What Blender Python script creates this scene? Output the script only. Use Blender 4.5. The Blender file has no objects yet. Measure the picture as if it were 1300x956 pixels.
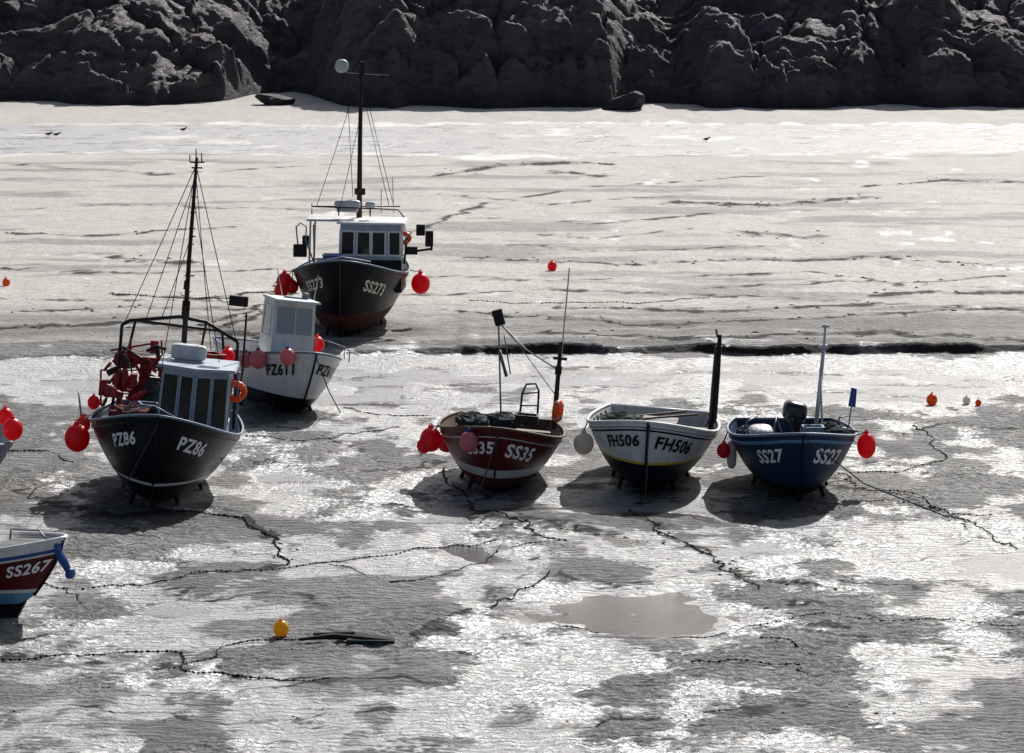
import bpy, bmesh, math, random
import numpy as np
from mathutils import Vector, Matrix
R=math.radians
random.seed(11)
SC=bpy.context.scene
C=SC.collection
F=5000.0; HZ=-150.0; CAMH=11.0; CY=478.0
PIT=math.atan((CY-HZ)/F); cp,sp=math.cos(PIT),math.sin(PIT)
CAM=Vector((0,0,CAMH))
def ray(px,py):
    a=(px-650)/F; b=-(py-CY)/F
    return Vector((a,cp+b*sp,-sp+b*cp))
# ---------------------------------------------------------------- noise
_rng=np.random.RandomState(3)
_T=[_rng.rand(256,256) for _ in range(6)]
def vn(x,y,s=0):
    t=_T[s%6]
    xi=np.floor(x).astype(int); yi=np.floor(y).astype(int)
    fx=x-xi; fy=y-yi
    fx=fx*fx*fx*(fx*(fx*6-15)+10); fy=fy*fy*fy*(fy*(fy*6-15)+10)
    x0=xi%256; x1=(xi+1)%256; y0=yi%256; y1=(yi+1)%256
    return (t[x0,y0]*(1-fx)+t[x1,y0]*fx)*(1-fy)+(t[x0,y1]*(1-fx)+t[x1,y1]*fx)*fy
def fbm(x,y,o=4,s=0):
    r=0; a=1; n=0
    for i in range(o):
        r=r+a*(vn(x+17.3*i,y-9.1*i,s+i)*2-1); n+=a; a*=.5; x=x*2.03; y=y*2.03
    return r/n
def sst(a,b,x):
    t=np.clip((x-a)/(b-a),0,1); return t*t*(3-2*t)
# ---------------------------------------------------------------- ground height
def gpt(px,py,z=0.0):
    d=ray(px,py); t=(z-CAMH)/d.z
    return CAM+d*t
def line_y(x):   # little scarp left by the stream
    return 91.6+.9*fbm(x/3.2,x*0+3,6,1)-.8*sst(0,-9,x)
BLOBS=[ # px,py,rx,ry (px), height change
 (420,505,150,14,-.05),(700,476,260,12,-.05),(1180,490,150,18,-.04),(90,480,120,14,-.04),
 (300,712,130,20,-.05),(230,800,120,16,-.045),(820,775,120,13,-.17),(600,742,60,18,-.06),
 (1180,720,140,26,-.06),(1220,830,120,26,-.06),(980,705,90,12,-.05),(560,655,90,10,-.06),
 (350,612,80,8,-.10),(700,850,90,12,-.04),(480,850,60,10,-.05),(60,700,60,10,-.03),(1000,660,80,8,-.04),
 (830,660,70,7,-.12),(690,655,70,7,-.10),(450,700,70,12,-.04),(700,600,40,8,-.03),(900,600,30,6,-.06),(590,700,40,14,-.11),
 (150,860,80,14,.05),(1000,820,120,30,.05),(1150,610,140,14,.06),(720,720,90,12,.05),(470,590,60,14,.05),(130,680,90,14,.06),
 (540,800,80,20,.05),(1020,745,60,10,.05),(400,760,80,12,.04),(850,560,300,14,.03),(70,620,90,20,.05)]
_bl=[]
for (px,py,rx,ry,h) in BLOBS:
    c=gpt(px,py); e=gpt(px+rx,py); t=gpt(px,py-ry); b_=gpt(px,py+ry)
    _bl.append((c.x,c.y,abs(e.x-c.x),abs(t.y-b_.y)/2,h))
def gbase(x,y):
    wx=x+1.3*fbm(x/2.0,y/2.5,4,2); wy=y+2.4*fbm(x/2.4+9,y/3+4,4,3)
    z=0.06*fbm(x/3.0,y/5.0,5,0)+0.045*fbm(x/1.0+5,y/1.2,5,2)
    z=z+0.030
    for (cx,cy_,rx,ry,h) in _bl:
        z=z+h*np.exp(-(((wx-cx)/rx)**2+((wy-cy_)/ry)**2))
    ly=line_y(x)
    z=z-0.04*np.exp(-((y-(ly-3.0))/3.0)**2)
    lf=(.2+.8*sst(-6,0,x))*(.55+.6*sst(-.3,.3,fbm(x/1.7,x*0+8,4,2)))
    st=sst(0,0.32,y-ly)
    z=z+st*(0.06+0.15*np.exp(-(y-ly).clip(0)/6.0)*lf)
    z=z-(0.17+.10*fbm(x/6,y/4,5,2))*sst(0,9,y-155+3.5*fbm(x/9,y/5,4,4))*(1-sst(0,4,y-178+2.0*fbm(x/7,y*0,3,5)))
    z=z+0.10*sst(0,8,y-181)+0.035*np.clip(y-188,0,60)
    return z
def gz(x,y):
    return float(gbase(np.array([float(x)]),np.array([float(y)]))[0])
def gp(px,py,dz=0.0):
    p=gpt(px,py)
    for _ in range(3):
        p=gpt(px,py,gz(p.x,p.y))
    return Vector((p.x,p.y,gz(p.x,p.y)+dz))
# ---------------------------------------------------------------- material helpers
def nt(name):
    m=bpy.data.materials.new(name); m.use_nodes=True
    n=m.node_tree; n.nodes.clear()
    o=n.nodes.new('ShaderNodeOutputMaterial'); b=n.nodes.new('ShaderNodeBsdfPrincipled')
    n.links.new(b.outputs[0],o.inputs[0])
    return m,n,b,o
def node(n,t,**k):
    a=n.nodes.new(t)
    for q,v in k.items(): setattr(a,q,v)
    return a
def setin(a,**k):
    for q,v in k.items(): a.inputs[q.replace('_',' ')].default_value=v
def noise(n,co,scale,detail=4,rough=.55,dist=0):
    a=node(n,'ShaderNodeTexNoise'); setin(a,Scale=scale,Detail=detail,Roughness=rough,Distortion=dist)
    n.links.new(co,a.inputs['Vector']); return a.outputs['Fac']
def mrange(n,v,a,b,c=0,d=1):
    m=node(n,'ShaderNodeMapRange'); m.inputs[1].default_value=a; m.inputs[2].default_value=b; m.inputs[3].default_value=c; m.inputs[4].default_value=d
    n.links.new(v,m.inputs[0]); return m.outputs[0]
def mixc(n,f,a,b):
    m=node(n,'ShaderNodeMix',data_type='RGBA')
    if isinstance(f,(int,float)): m.inputs[0].default_value=f
    else: n.links.new(f,m.inputs[0])
    for s,v in ((6,a),(7,b)):
        if isinstance(v,tuple): m.inputs[s].default_value=v+(1,) if len(v)==3 else v
        else: n.links.new(v,m.inputs[s])
    return m.outputs[2]
def mth(n,op,a,b):
    m=node(n,'ShaderNodeMath',operation=op)
    for i,v in ((0,a),(1,b)):
        if isinstance(v,(int,float)): m.inputs[i].default_value=v
        else: n.links.new(v,m.inputs[i])
    return m.outputs[0]
def bump(n,h,b,strength=.5,dist=.01):
    u=node(n,'ShaderNodeBump'); u.inputs['Strength'].default_value=strength; u.inputs['Distance'].default_value=dist
    n.links.new(h,u.inputs['Height']); n.links.new(u.outputs[0],b.inputs['Normal']); return u
def paint(name,col,rough=.4,dirt=.45,dirtcol=None,metal=0,scale=5,bmp=.004,spec=.4):
    m,n,b,o=nt(name)
    tc=node(n,'ShaderNodeTexCoord'); mp=node(n,'ShaderNodeMapping'); mp.inputs['Scale'].default_value=(1,1,.35)
    n.links.new(tc.outputs['Object'],mp.inputs[0])
    f1=noise(n,mp.outputs[0],scale,6,.65); f2=noise(n,tc.outputs['Object'],scale*5,5,.6)
    dc=dirtcol or tuple(c*.35+.02 for c in col)
    fac=mrange(n,mth(n,'ADD',mth(n,'MULTIPLY',f1,.7),mth(n,'MULTIPLY',f2,.3)),.42,.68,0,dirt)
    c=mixc(n,fac,col,dc); n.links.new(c,b.inputs['Base Color'])
    n.links.new(mrange(n,f2,.3,.7,max(rough-.1,.05),min(rough+.2,1)),b.inputs['Roughness'])
    b.inputs['Metallic'].default_value=metal; b.inputs['Specular IOR Level'].default_value=spec
    bump(n,f2,b,.4,bmp)
    return m
M={}
M['black']=paint('black_paint',(.005,.006,.010),.3,.5,(.015,.016,.02),spec=.2)
M['white']=paint('white_paint',(.84,.84,.83),.35,.5,(.42,.37,.30))
M['offwhite']=paint('offwhite_paint',(.62,.63,.63),.4,.5)
M['letter_white']=paint('letter_white',(.95,.95,.95),.5,.15,(.6,.6,.6))
M['letter_cream']=paint('letter_cream',(.9,.85,.68),.5,.15)
M['letter_black']=paint('letter_black',(.008,.008,.01),.5,.15,(.03,.03,.03),spec=.2)
M['maroon']=paint('maroon_paint',(.12,.009,.012),.35,.5,(.045,.013,.013),spec=.25)
M['rust']=paint('rust_antifoul',(.11,.032,.02),.7,.7,(.035,.02,.018),spec=.2)
M['navy']=paint('navy_paint',(.007,.010,.022),.4,.5,(.02,.02,.025),spec=.2)
M['blue']=paint('blue_paint',(.006,.037,.095),.35,.5,(.012,.024,.04),spec=.25)
M['midblue']=paint('mid_blue_paint',(.02,.09,.34),.4,.4)
M['lightblue']=paint('pale_blue_antifoul',(.14,.36,.62),.5,.5)
M['yellow']=paint('yellow_paint',(.75,.5,.04),.45,.3)
M['slate']=paint('slate_blue_paint',(.17,.25,.34),.4,.5,(.08,.08,.08))
M['paleslate']=paint('pale_slate_paint',(.40,.48,.56),.4,.5,(.16,.17,.18))
M['deckgrey']=paint('deck_grey',(.13,.13,.13),.6,.7,(.04,.035,.03),scale=9)
M['wood']=paint('weathered_wood',(.12,.07,.04),.6,.7,(.04,.025,.02),scale=9)
M['darkwood']=paint('dark_spar',(.02,.016,.014),.55,.6,(.06,.045,.035),scale=9,spec=.25)
M['steel']=paint('galvanised_steel',(.2,.21,.22),.4,.6,(.08,.05,.04),metal=.6)
M['darksteel']=paint('dark_steel',(.015,.015,.018),.45,.7,(.06,.03,.02),metal=.2,spec=.25)
M['redgear']=paint('red_gear_paint',(.40,.015,.015),.45,.8,(.06,.018,.016),scale=8)
M['rope']=paint('wet_rope',(.08,.072,.06),.8,.6,scale=20)
M['chainm']=paint('weedy_chain',(.018,.016,.013),.8,.7,(.04,.028,.016),scale=20,spec=.15)
M['net']=paint('fishing_net',(.03,.055,.055),.9,.8,(.012,.018,.012),scale=30,bmp=.03)
M['rednet']=paint('red_net',(.2,.02,.02),.9,.8,(.04,.015,.015),scale=30,bmp=.03)
M['keelm']=paint('keel_paint',(.012,.011,.01),.7,.7,(.03,.025,.02),spec=.2)
M['cowl']=paint('outboard_cowl',(.012,.014,.018),.2,.2,spec=.6)
def glassm(name,col):
    m,n,b,o=nt(name); b.inputs['Base Color'].default_value=col+(1,); b.inputs['Roughness'].default_value=.06
    tc=node(n,'ShaderNodeTexCoord'); f=noise(n,tc.outputs['Object'],3,3); n.links.new(mrange(n,f,.3,.7,.03,.2),b.inputs['Roughness']); return m
M['glass']=glassm('dark_window',(.012,.016,.02)); M['paleglass']=glassm('window_daylight_tint',(.33,.36,.38))  # pale pane colour stands in for daylight showing through the cabin
def buoym(name,col):
    m,n,b,o=nt(name)
    tc=node(n,'ShaderNodeTexCoord'); f=noise(n,tc.outputs['Object'],6,5,.6)
    c=mixc(n,mrange(n,f,.5,.75,0,.5),col,tuple(x*.4+.03 for x in col)); n.links.new(c,b.inputs['Base Color'])
    b.inputs['Roughness'].default_value=.35
    tr=node(n,'ShaderNodeBsdfTranslucent'); n.links.new(c,tr.inputs['Color'])
    mx=node(n,'ShaderNodeMixShader'); mx.inputs[0].default_value=.42
    n.links.new(b.outputs[0],mx.inputs[1]); n.links.new(tr.outputs[0],mx.inputs[2]); n.links.new(mx.outputs[0],o.inputs[0])
    return m
M['bred']=buoym('red_vinyl',(.95,.025,.04)); M['bpink']=buoym('faded_pink_vinyl',(.85,.27,.30)); M['byellow']=buoym('yellow_vinyl',(.95,.6,.02))
M['borange']=buoym('orange_vinyl',(.9,.2,.02)); M['bwhite']=buoym('white_vinyl',(.9,.85,.78)); M['bblue']=buoym('blue_vinyl',(.03,.1,.4))
# ---------------------------------------------------------------- mesh builder
class MB:
    def __init__(s): s.v=[]; s.f=[]; s.m=[]
    def add(s,vs,fs,mi=0):
        o=len(s.v); s.v+= [tuple(v) for v in vs]
        for f in fs: s.f.append(tuple(i+o for i in f)); s.m.append(mi)
    def box(s,c,size,rot=None,mi=0):
        c=Vector(c); h=Vector(size)/2; vs=[]
        for x in(-1,1):
            for y in(-1,1):
                for z in(-1,1):
                    p=Vector((x*h.x,y*h.y,z*h.z))
                    if rot is not None: p=rot@p
                    vs.append(c+p)
        s.add(vs,[(0,1,3,2),(4,6,7,5),(0,4,5,1),(2,3,7,6),(0,2,6,4),(1,5,7,3)],mi); return s
    def tube(s,pts,r,n=8,mi=0,cap=True):
        pts=[Vector(p) for p in pts]; k=len(pts)
        rs=r if isinstance(r,(list,tuple)) else [r]*k
        vs=[]; last=None
        for i,p in enumerate(pts):
            d=(pts[min(i+1,k-1)]-pts[max(i-1,0)])
            if d.length<1e-7: d=Vector((0,0,1))
            d.normalize()
            a=last if last is not None else (Vector((0,0,1)) if abs(d.z)<.9 else Vector((1,0,0)))
            a=(a-d*a.dot(d)); 
            if a.length<1e-5: a=d.orthogonal()
            a.normalize(); last=a; b=d.cross(a)
            for j in range(n):
                t=2*math.pi*j/n; vs.append(p+(a*math.cos(t)+b*math.sin(t))*rs[i])
        fs=[]
        for i in range(k-1):
            for j in range(n):
                fs.append((i*n+j,i*n+(j+1)%n,(i+1)*n+(j+1)%n,(i+1)*n+j))
        if cap: fs.append(tuple(range(n-1,-1,-1))); fs.append(tuple((k-1)*n+j for j in range(n)))
        s.add(vs,fs,mi); return s
    def sq(s,c,rad,e=1.0,rot=None,mi=0,nu=20,nv=12,jit=0):
        c=Vector(c); vs=[]
        f=lambda w,e: math.copysign(abs(w)**e,w)
        for i in range(nv+1):
            ph=-math.pi/2+math.pi*i/nv
            for j in range(nu):
                th=2*math.pi*j/nu
                p=Vector((rad[0]*f(math.cos(ph),e)*f(math.cos(th),e),rad[1]*f(math.cos(ph),e)*f(math.sin(th),e),rad[2]*f(math.sin(ph),e)))
                if jit: p*=1+random.uniform(-jit,jit)
                if rot is not None: p=rot@p
                vs.append(c+p)
        fs=[(i*nu+j,i*nu+(j+1)%nu,(i+1)*nu+(j+1)%nu,(i+1)*nu+j) for i in range(nv) for j in range(nu)]
        s.add(vs,fs,mi); return s
    def torus(s,c,Rr,r,rot=None,mi=0,n=24,m=8):
        c=Vector(c); vs=[]
        for i in range(n):
            a=2*math.pi*i/n
            for j in range(m):
                b=2*math.pi*j/m
                p=Vector(((Rr+r*math.cos(b))*math.cos(a),(Rr+r*math.cos(b))*math.sin(a),r*math.sin(b)))
                if rot is not None: p=rot@p
                vs.append(c+p)
        s.add(vs,[(i*m+j,((i+1)%n)*m+j,((i+1)%n)*m+(j+1)%m,i*m+(j+1)%m) for i in range(n) for j in range(m)],mi); return s
    def build(s,name,mats,parent=None,smooth=False,bevel=0):
        me=bpy.data.meshes.new(name); me.from_pydata(s.v,[],s.f)
        for m in (mats if isinstance(mats,(list,tuple)) else [mats]): me.materials.append(m)
        me.polygons.foreach_set('material_index',s.m)
        bm=bmesh.new(); bm.from_mesh(me); bmesh.ops.remove_doubles(bm,verts=bm.verts,dist=1e-5)
        bmesh.ops.recalc_face_normals(bm,faces=bm.faces)
        for f in bm.faces: f.smooth=smooth
        bm.to_mesh(me); bm.free(); me.update()
        o=bpy.data.objects.new(name,me); C.objects.link(o)
        if parent: o.parent=parent
        if bevel:
            bv=o.modifiers.new('bevel','BEVEL'); bv.width=bevel; bv.segments=2; bv.limit_method='ANGLE'
        return o
def tag(o,label=None,cat=None,group=None,kind=None):
    if label: o['label']=label
    if cat: o['category']=cat
    if group: o['group']=group
    if kind: o['kind']=kind
    return o
def empty(name,loc,label,cat,group=None,rot=None):
    o=bpy.data.objects.new(name,None); C.objects.link(o); o.location=loc
    if rot is not None: o.rotation_euler=rot.to_euler()
    return tag(o,label,cat,group)
# ================================================================ GROUND
def axis(dense_lo,dense_hi,step,lim,g=1.09):
    a=list(np.arange(dense_lo,dense_hi+1e-6,step)); s=step
    hi=[];x=a[-1]
    while x<lim: s*=g; x+=s; hi.append(x)
    s=step; lo=[];x=a[0]
    while x>-lim: s*=g; x-=s; lo.append(x)
    return np.array(lo[::-1]+a+hi)
xs=axis(-14,14,.06,1500,1.05)
yl=[47.0]
while yl[-1]<215:
    y_=yl[-1]; yl.append(y_+(.05 if 89.8<y_<93.6 else y_**2/55000*1.05))
up=[];s_=1.0;y_=yl[-1]
while y_<2500: s_*=1.2;y_+=s_;up.append(y_)
dn=[];s_=.1;y_=yl[0]
while y_>-600: s_*=1.2;y_-=s_;dn.append(y_)
ys=np.array(dn[::-1]+yl+up)
X,Y=np.meshgrid(xs,ys)
Zb=gbase(X,Y)
ph=(Y+.35*X+1.5*fbm(X/.9,Y/1.3,5,4))*(2*math.pi/.30)
rip=np.sin(ph)*.5+.5
rmask=sst(-.2,.2,fbm(X/2.2+3,Y/3,5,1))
amp=.036*sst(-.04,.03,Zb)*(.2+.8*rmask)
amp=np.where((Y>46)&(Y<92),amp,0)*(1-.6*sst(72,90,Y))
lump=fbm(X/.22,Y/.3,3,2)
Z=Zb+amp*(rip-.5)+.018*lump*np.where((Y>46)&(Y<120),sst(-.05,.01,Zb),0)
WL=-.028
wet=1-sst(-.02,.080,Zb+.8*amp*(rip-.5))
wet=wet*np.where(Y>93,.7,.85)
wet=np.clip(wet+.85*fbm(X/.85,Y/1.9,6,5)*np.where(Y<93,1,.9),0,1)
wet=np.clip(wet+.32*np.exp(-(((X-6.5)/4.0)**2+((Y-60)/7)**2)),0,1)
wet=np.clip(wet+.35*np.exp(-((Y-(line_y(X)-2.5))/2.8)**2),0,1)
wet=np.where(Y>184,wet*.2,wet)
mud=np.clip(np.where(Y<93.5,1,0)+.75*np.exp(-((Y-96.0)/4.0)**2)*(Y>=93.5),0,1)
tone=.75*np.exp(-((Y-97)/3.5)**2)*sst(-.3,.3,fbm(X/4,Y/.8,5,2))
tone=tone+np.where((Y>100)&(Y<165),.55*sst(.12,.4,fbm(X/6,Y/2.0,6,1)),0)
tone=tone+np.where((Y<93),.95*sst(-.02,.22,fbm(X/1.4,Y/1.9,6,3))*(.3+.7*(1-rip)),0)
for (px,py,rx,ry,h) in ((620,655,140,11,.9),(850,660,120,11,.9),(190,658,130,10,.8),(1020,656,90,9,.7),(500,640,60,10,.8),(390,528,90,8,.8),(470,432,90,6,.7),(900,690,60,10,.6),(590,730,50,26,.6),(40,640,60,10,.6)):  # dark wet sand, plus shade painted round the hulls so cast shadows merge
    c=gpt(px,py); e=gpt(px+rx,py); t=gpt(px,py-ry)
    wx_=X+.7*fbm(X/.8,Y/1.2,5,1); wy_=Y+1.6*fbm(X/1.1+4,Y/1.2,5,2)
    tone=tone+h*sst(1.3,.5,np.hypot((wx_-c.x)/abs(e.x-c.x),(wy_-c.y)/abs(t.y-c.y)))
TR=[([(0,383),(300,388),(700,374),(1000,382),(1300,402)],.14,.6),([(560,226),(640,213),(740,210),(775,212)],.3,.9),([(700,222),(760,226)],.3,.7),
([(940,299),(1000,302),(1040,303)],.35,1.4),([(145,330),(190,333),(235,335)],.3,1.3),([(0,300),(120,302),(300,292)],.2,.7),([(850,262),(980,263),(1110,254)],.3,.9),
([(0,210),(200,225),(420,212)],.25,.6),([(600,280),(760,288),(900,276)],.2,.6),([(160,378),(260,384),(350,372)],.15,.9),([(240,425),(300,405),(345,390),(352,362)],.10,.9),([(262,428),(318,408),(362,394),(368,366)],.10,.8),
([(560,400),(850,420),(1100,408),(1300,396)],.14,.9),([(1120,378),(1300,374)],.2,.9),([(600,330),(800,340),(1100,330),(1300,345)],.16,.7),([(520,300),(620,260),(760,240),(1000,225)],.15,.6),
([(700,430),(900,440),(1120,432),(1300,440)],.2,1.0),([(0,420),(150,415),(330,430)],.2,1.0),([(0,400),(150,395),(360,402)],.15,.7),([(720,395),(900,402),(1120,392)],.2,.8),
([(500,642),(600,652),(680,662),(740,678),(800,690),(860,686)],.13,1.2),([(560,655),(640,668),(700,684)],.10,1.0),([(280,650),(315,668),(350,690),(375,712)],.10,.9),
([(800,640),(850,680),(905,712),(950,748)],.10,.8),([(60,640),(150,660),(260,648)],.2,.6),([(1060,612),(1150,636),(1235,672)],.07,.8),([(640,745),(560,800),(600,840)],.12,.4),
([(1100,240),(1200,232),(1300,236)],.2,.7),([(880,295),(760,305),(640,300)],.12,.6),([(1020,350),(1150,362),(1290,352)],.12,.7),([(0,345),(200,352),(360,345)],.15,.6),([(540,355),(700,362),(980,352)],.15,.6),
([(620,312),(800,322),(1000,316)],.12,.6),([(900,370),(1080,362),(1290,372)],.12,.6),([(0,270),(150,262),(380,270)],.15,.5),([(560,250),(700,262),(900,250)],.15,.5),
([(100,750),(300,726),(520,698),(700,688),(960,700),(1300,690)],.04,.8),([(0,780),(300,790),(620,772),(900,730),(1300,700)],.04,.6),([(600,700),(760,750),(1000,800),(1300,840)],.05,.6),
([(0,600),(60,640),(240,700),(420,716)],.04,.7),([(520,560),(620,640),(800,700),(1000,740),(1300,760)],.04,.7),([(880,640),(1000,660),(1200,700),(1300,740)],.05,.7),([(0,830),(400,865)],.05,.8),
([(420,560),(540,600),(560,650),(640,700)],.05,.7),([(700,700),(640,760),(560,790),(500,850)],.05,.7),([(1080,560),(1200,540),(1300,548)],.06,.7),([(820,690),(900,700),(960,740),(1100,760)],.06,.8),([(300,540),(420,548),(560,540)],.05,.7),
([(740,560),(900,548),(1080,556)],.04,.7),([(320,590),(460,602),(560,590)],.04,.8),([(1100,590),(1200,612),(1300,600)],.05,.8),([(0,720),(120,735),(260,760),(420,770)],.04,.7),([(880,780),(1000,770),(1180,790),(1300,780)],.04,.7),
([(300,880),(520,860),(760,880)],.06,.6),([(0,905),(300,915),(620,900)],.06,.7),([(700,920),(1000,900),(1300,915)],.06,.7),([(1050,860),(1180,880),(1300,870)],.05,.5)]
weed_shade=np.zeros_like(X); wob=.45*fbm(X/.8,Y/.8,4,2)
for pts,w,st in TR:
    P=[gpt(a,b) for a,b in pts]
    for p,q in zip(P[:-1],P[1:]):
        dx,dy=q.x-p.x,q.y-p.y; l2=dx*dx+dy*dy
        XX=X+wob; YY=Y+wob*1.5
        t=np.clip(((XX-p.x)*dx+(YY-p.y)*dy)/l2,0,1)
        d=np.hypot(XX-p.x-t*dx,(YY-p.y-t*dy)*.6)
        weed_shade=np.maximum(weed_shade,st*np.exp(-(d/w)**2))
weed_shade=np.clip(weed_shade*(.35+1.1*sst(-.25,.3,fbm(X/.5,Y/1.1,3,0))),0,1)
LY=line_y(X); weed_shade=np.maximum(weed_shade,.9*np.exp(-((Y-LY-.12)/.20)**2)*(.1+.9*sst(-4,0,X))*(.45+.55*sst(-.3,.2,fbm(X/1.2,Y/1.5,5,3))))  # dark strip painted along the scarp as the shade on its face
nr,nc=X.shape
co=np.stack([X,Y,Z],-1).reshape(-1,3).astype(np.float32)
idx=np.arange(nr*nc).reshape(nr,nc)
q=np.stack([idx[:-1,:-1],idx[:-1,1:],idx[1:,1:],idx[1:,:-1]],-1).reshape(-1,4)
def gridmesh(name,co,q,mat):
    me=bpy.data.meshes.new(name)
    me.vertices.add(len(co)); me.vertices.foreach_set('co',co.ravel())
    me.loops.add(q.size); me.loops.foreach_set('vertex_index',q.ravel().astype(np.int32))
    me.polygons.add(len(q)); me.polygons.foreach_set('loop_start',np.arange(0,q.size,4,dtype=np.int32))
    me.polygons.foreach_set('loop_total',np.full(len(q),4,dtype=np.int32))
    me.polygons.foreach_set('use_smooth',np.ones(len(q),dtype=bool))
    me.update(calc_edges=True); me.materials.append(mat)
    o=bpy.data.objects.new(name,me); C.objects.link(o); return o
def sand():
    m,n,b,o=nt('tidal_sand')
    tc=node(n,'ShaderNodeTexCoord'); co=tc.outputs['Object']
    def att(k):
        a=node(n,'ShaderNodeAttribute'); a.attribute_name=k; return a.outputs['Fac']
    wt,tn,wd,md=att('wet'),att('tone'),att('weed_shade'),att('mud')
    mp=node(n,'ShaderNodeMapping'); mp.inputs['Scale'].default_value=(.5,1.1,1); n.links.new(co,mp.inputs[0])
    f1=noise(n,mp.outputs[0],2.2,9,.75); f2=noise(n,co,11,8,.75); f4=noise(n,mp.outputs[0],5,7,.7)
    wv=node(n,'ShaderNodeTexWave',wave_type='BANDS',bands_direction='Y'); setin(wv,Scale=1.3,Distortion=11,Detail=5,Detail_Scale=1.5,Detail_Roughness=.7)
    n.links.new(co,wv.inputs['Vector']); wf=wv.outputs['Fac']
    farc=mixc(n,mrange(n,f1,.35,.65),(.70,.65,.58),(.52,.48,.43))
    mudc=mixc(n,mrange(n,f1,.38,.62),(.29,.28,.268),(.13,.126,.122))
    mudc=mixc(n,mrange(n,wf,.5,.1,0,.7),mudc,(.04,.04,.04))
    c=mixc(n,md,farc,mudc)
    c=mixc(n,mrange(n,f2,.5,.7,0,.6),c,mixc(n,md,(.28,.255,.225),(.065,.063,.061)))
    c=mixc(n,mrange(n,f4,.53,.68,0,.7),c,mixc(n,md,(.32,.29,.26),(.048,.046,.045)))
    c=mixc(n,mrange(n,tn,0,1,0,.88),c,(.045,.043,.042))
    w2=mth(n,'ADD',wt,mth(n,'MULTIPLY',mth(n,'SUBTRACT',f1,.5),1.6))
    w2=mth(n,'SUBTRACT',w2,mth(n,'MULTIPLY',mrange(n,tn,.3,1),.4))
    wfac=mrange(n,w2,.40,.62)
    c=mixc(n,mth(n,'MULTIPLY',wfac,.8),c,mixc(n,md,(.36,.345,.32),(.15,.15,.154)))
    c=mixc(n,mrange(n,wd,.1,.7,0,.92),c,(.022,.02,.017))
    n.links.new(c,b.inputs['Base Color'])
    wr=mrange(n,f4,.35,.65,.55,.3)
    mx=node(n,'ShaderNodeMix'); n.links.new(wfac,mx.inputs[0]); mx.inputs[2].default_value=.70; n.links.new(wr,mx.inputs[3])
    n.links.new(mx.outputs[0],b.inputs['Roughness'])
    wi=mth(n,'SUBTRACT',mrange(n,wfac,0,1,1.42,2.8),mth(n,'MULTIPLY',mrange(n,wd,.1,.6),1.1))
    n.links.new(mth(n,'MAXIMUM',wi,1.15),b.inputs['IOR'])
    h=mth(n,'ADD',mth(n,'MULTIPLY',wf,.5),mth(n,'MULTIPLY',f2,1.0))
    bump(n,h,b,1.0,.068)
    return m
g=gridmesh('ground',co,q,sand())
for k,arr in (('wet',wet),('tone',np.clip(tone,0,1)),('weed_shade',weed_shade),('mud',mud)):
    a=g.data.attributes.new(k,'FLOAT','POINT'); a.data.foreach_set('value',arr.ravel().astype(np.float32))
tag(g,kind='structure')
def waterm():
    m,n,b,o=nt('shallow_water'); tc=node(n,'ShaderNodeTexCoord')
    mp=node(n,'ShaderNodeMapping'); mp.inputs['Scale'].default_value=(1,2.0,1); n.links.new(tc.outputs['Object'],mp.inputs[0])
    f=noise(n,mp.outputs[0],5,7,.75,.4); f2=noise(n,mp.outputs[0],.45,5,.65)
    sx=node(n,'ShaderNodeSeparateXYZ'); n.links.new(tc.outputs['Object'],sx.inputs[0])
    far=mrange(n,sx.outputs[1],120,150)
    # sheltered, smooth pools: one in the foreground, others under the hulls
    pool=None
    for (px,py,rad) in ((820,775,2.6),(690,655,1.6),(830,662,1.6),(590,702,1.3)):
        c=gpt(px,py); d=node(n,'ShaderNodeVectorMath',operation='DISTANCE'); n.links.new(tc.outputs['Object'],d.inputs[0]); d.inputs[1].default_value=(c.x,c.y,WL)
        v=mrange(n,d.outputs['Value'],rad*.7,rad,0,1); pool=v if pool is None else mth(n,'MINIMUM',pool,v)
    live=mth(n,'MULTIPLY',pool,mrange(n,f2,.36,.5,0,1))
    n.links.new(mixc(n,far,mixc(n,live,(.07,.07,.07),(.17,.17,.172)),(.22,.22,.22)),b.inputs['Base Color'])
    calm=mrange(n,live,0,1,.12,.46)
    fr=mrange(n,f2,.4,.6,.22,.5)
    mx=node(n,'ShaderNodeMix'); n.links.new(far,mx.inputs[0]); n.links.new(calm,mx.inputs[2]); n.links.new(fr,mx.inputs[3])
    n.links.new(mx.outputs[0],b.inputs['Roughness'])
    n.links.new(mth(n,'MAXIMUM',mrange(n,far,0,1,1.4,2.3),mrange(n,live,0,1,1.4,2.6)),b.inputs['IOR'])
    bump(n,mth(n,'MULTIPLY',f,mth(n,'MAXIMUM',mrange(n,live,0,1,.10,1),mth(n,'MULTIPLY',far,mrange(n,f2,.42,.62,.12,1)))),b,1,.13)
    return m
w=MB(); w.add([(-1500,-200,WL),(1500,-200,WL),(1500,186,WL),(-1500,186,WL)],[(0,1,2,3)])
tag(w.build('water',waterm()),kind='structure')
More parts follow.
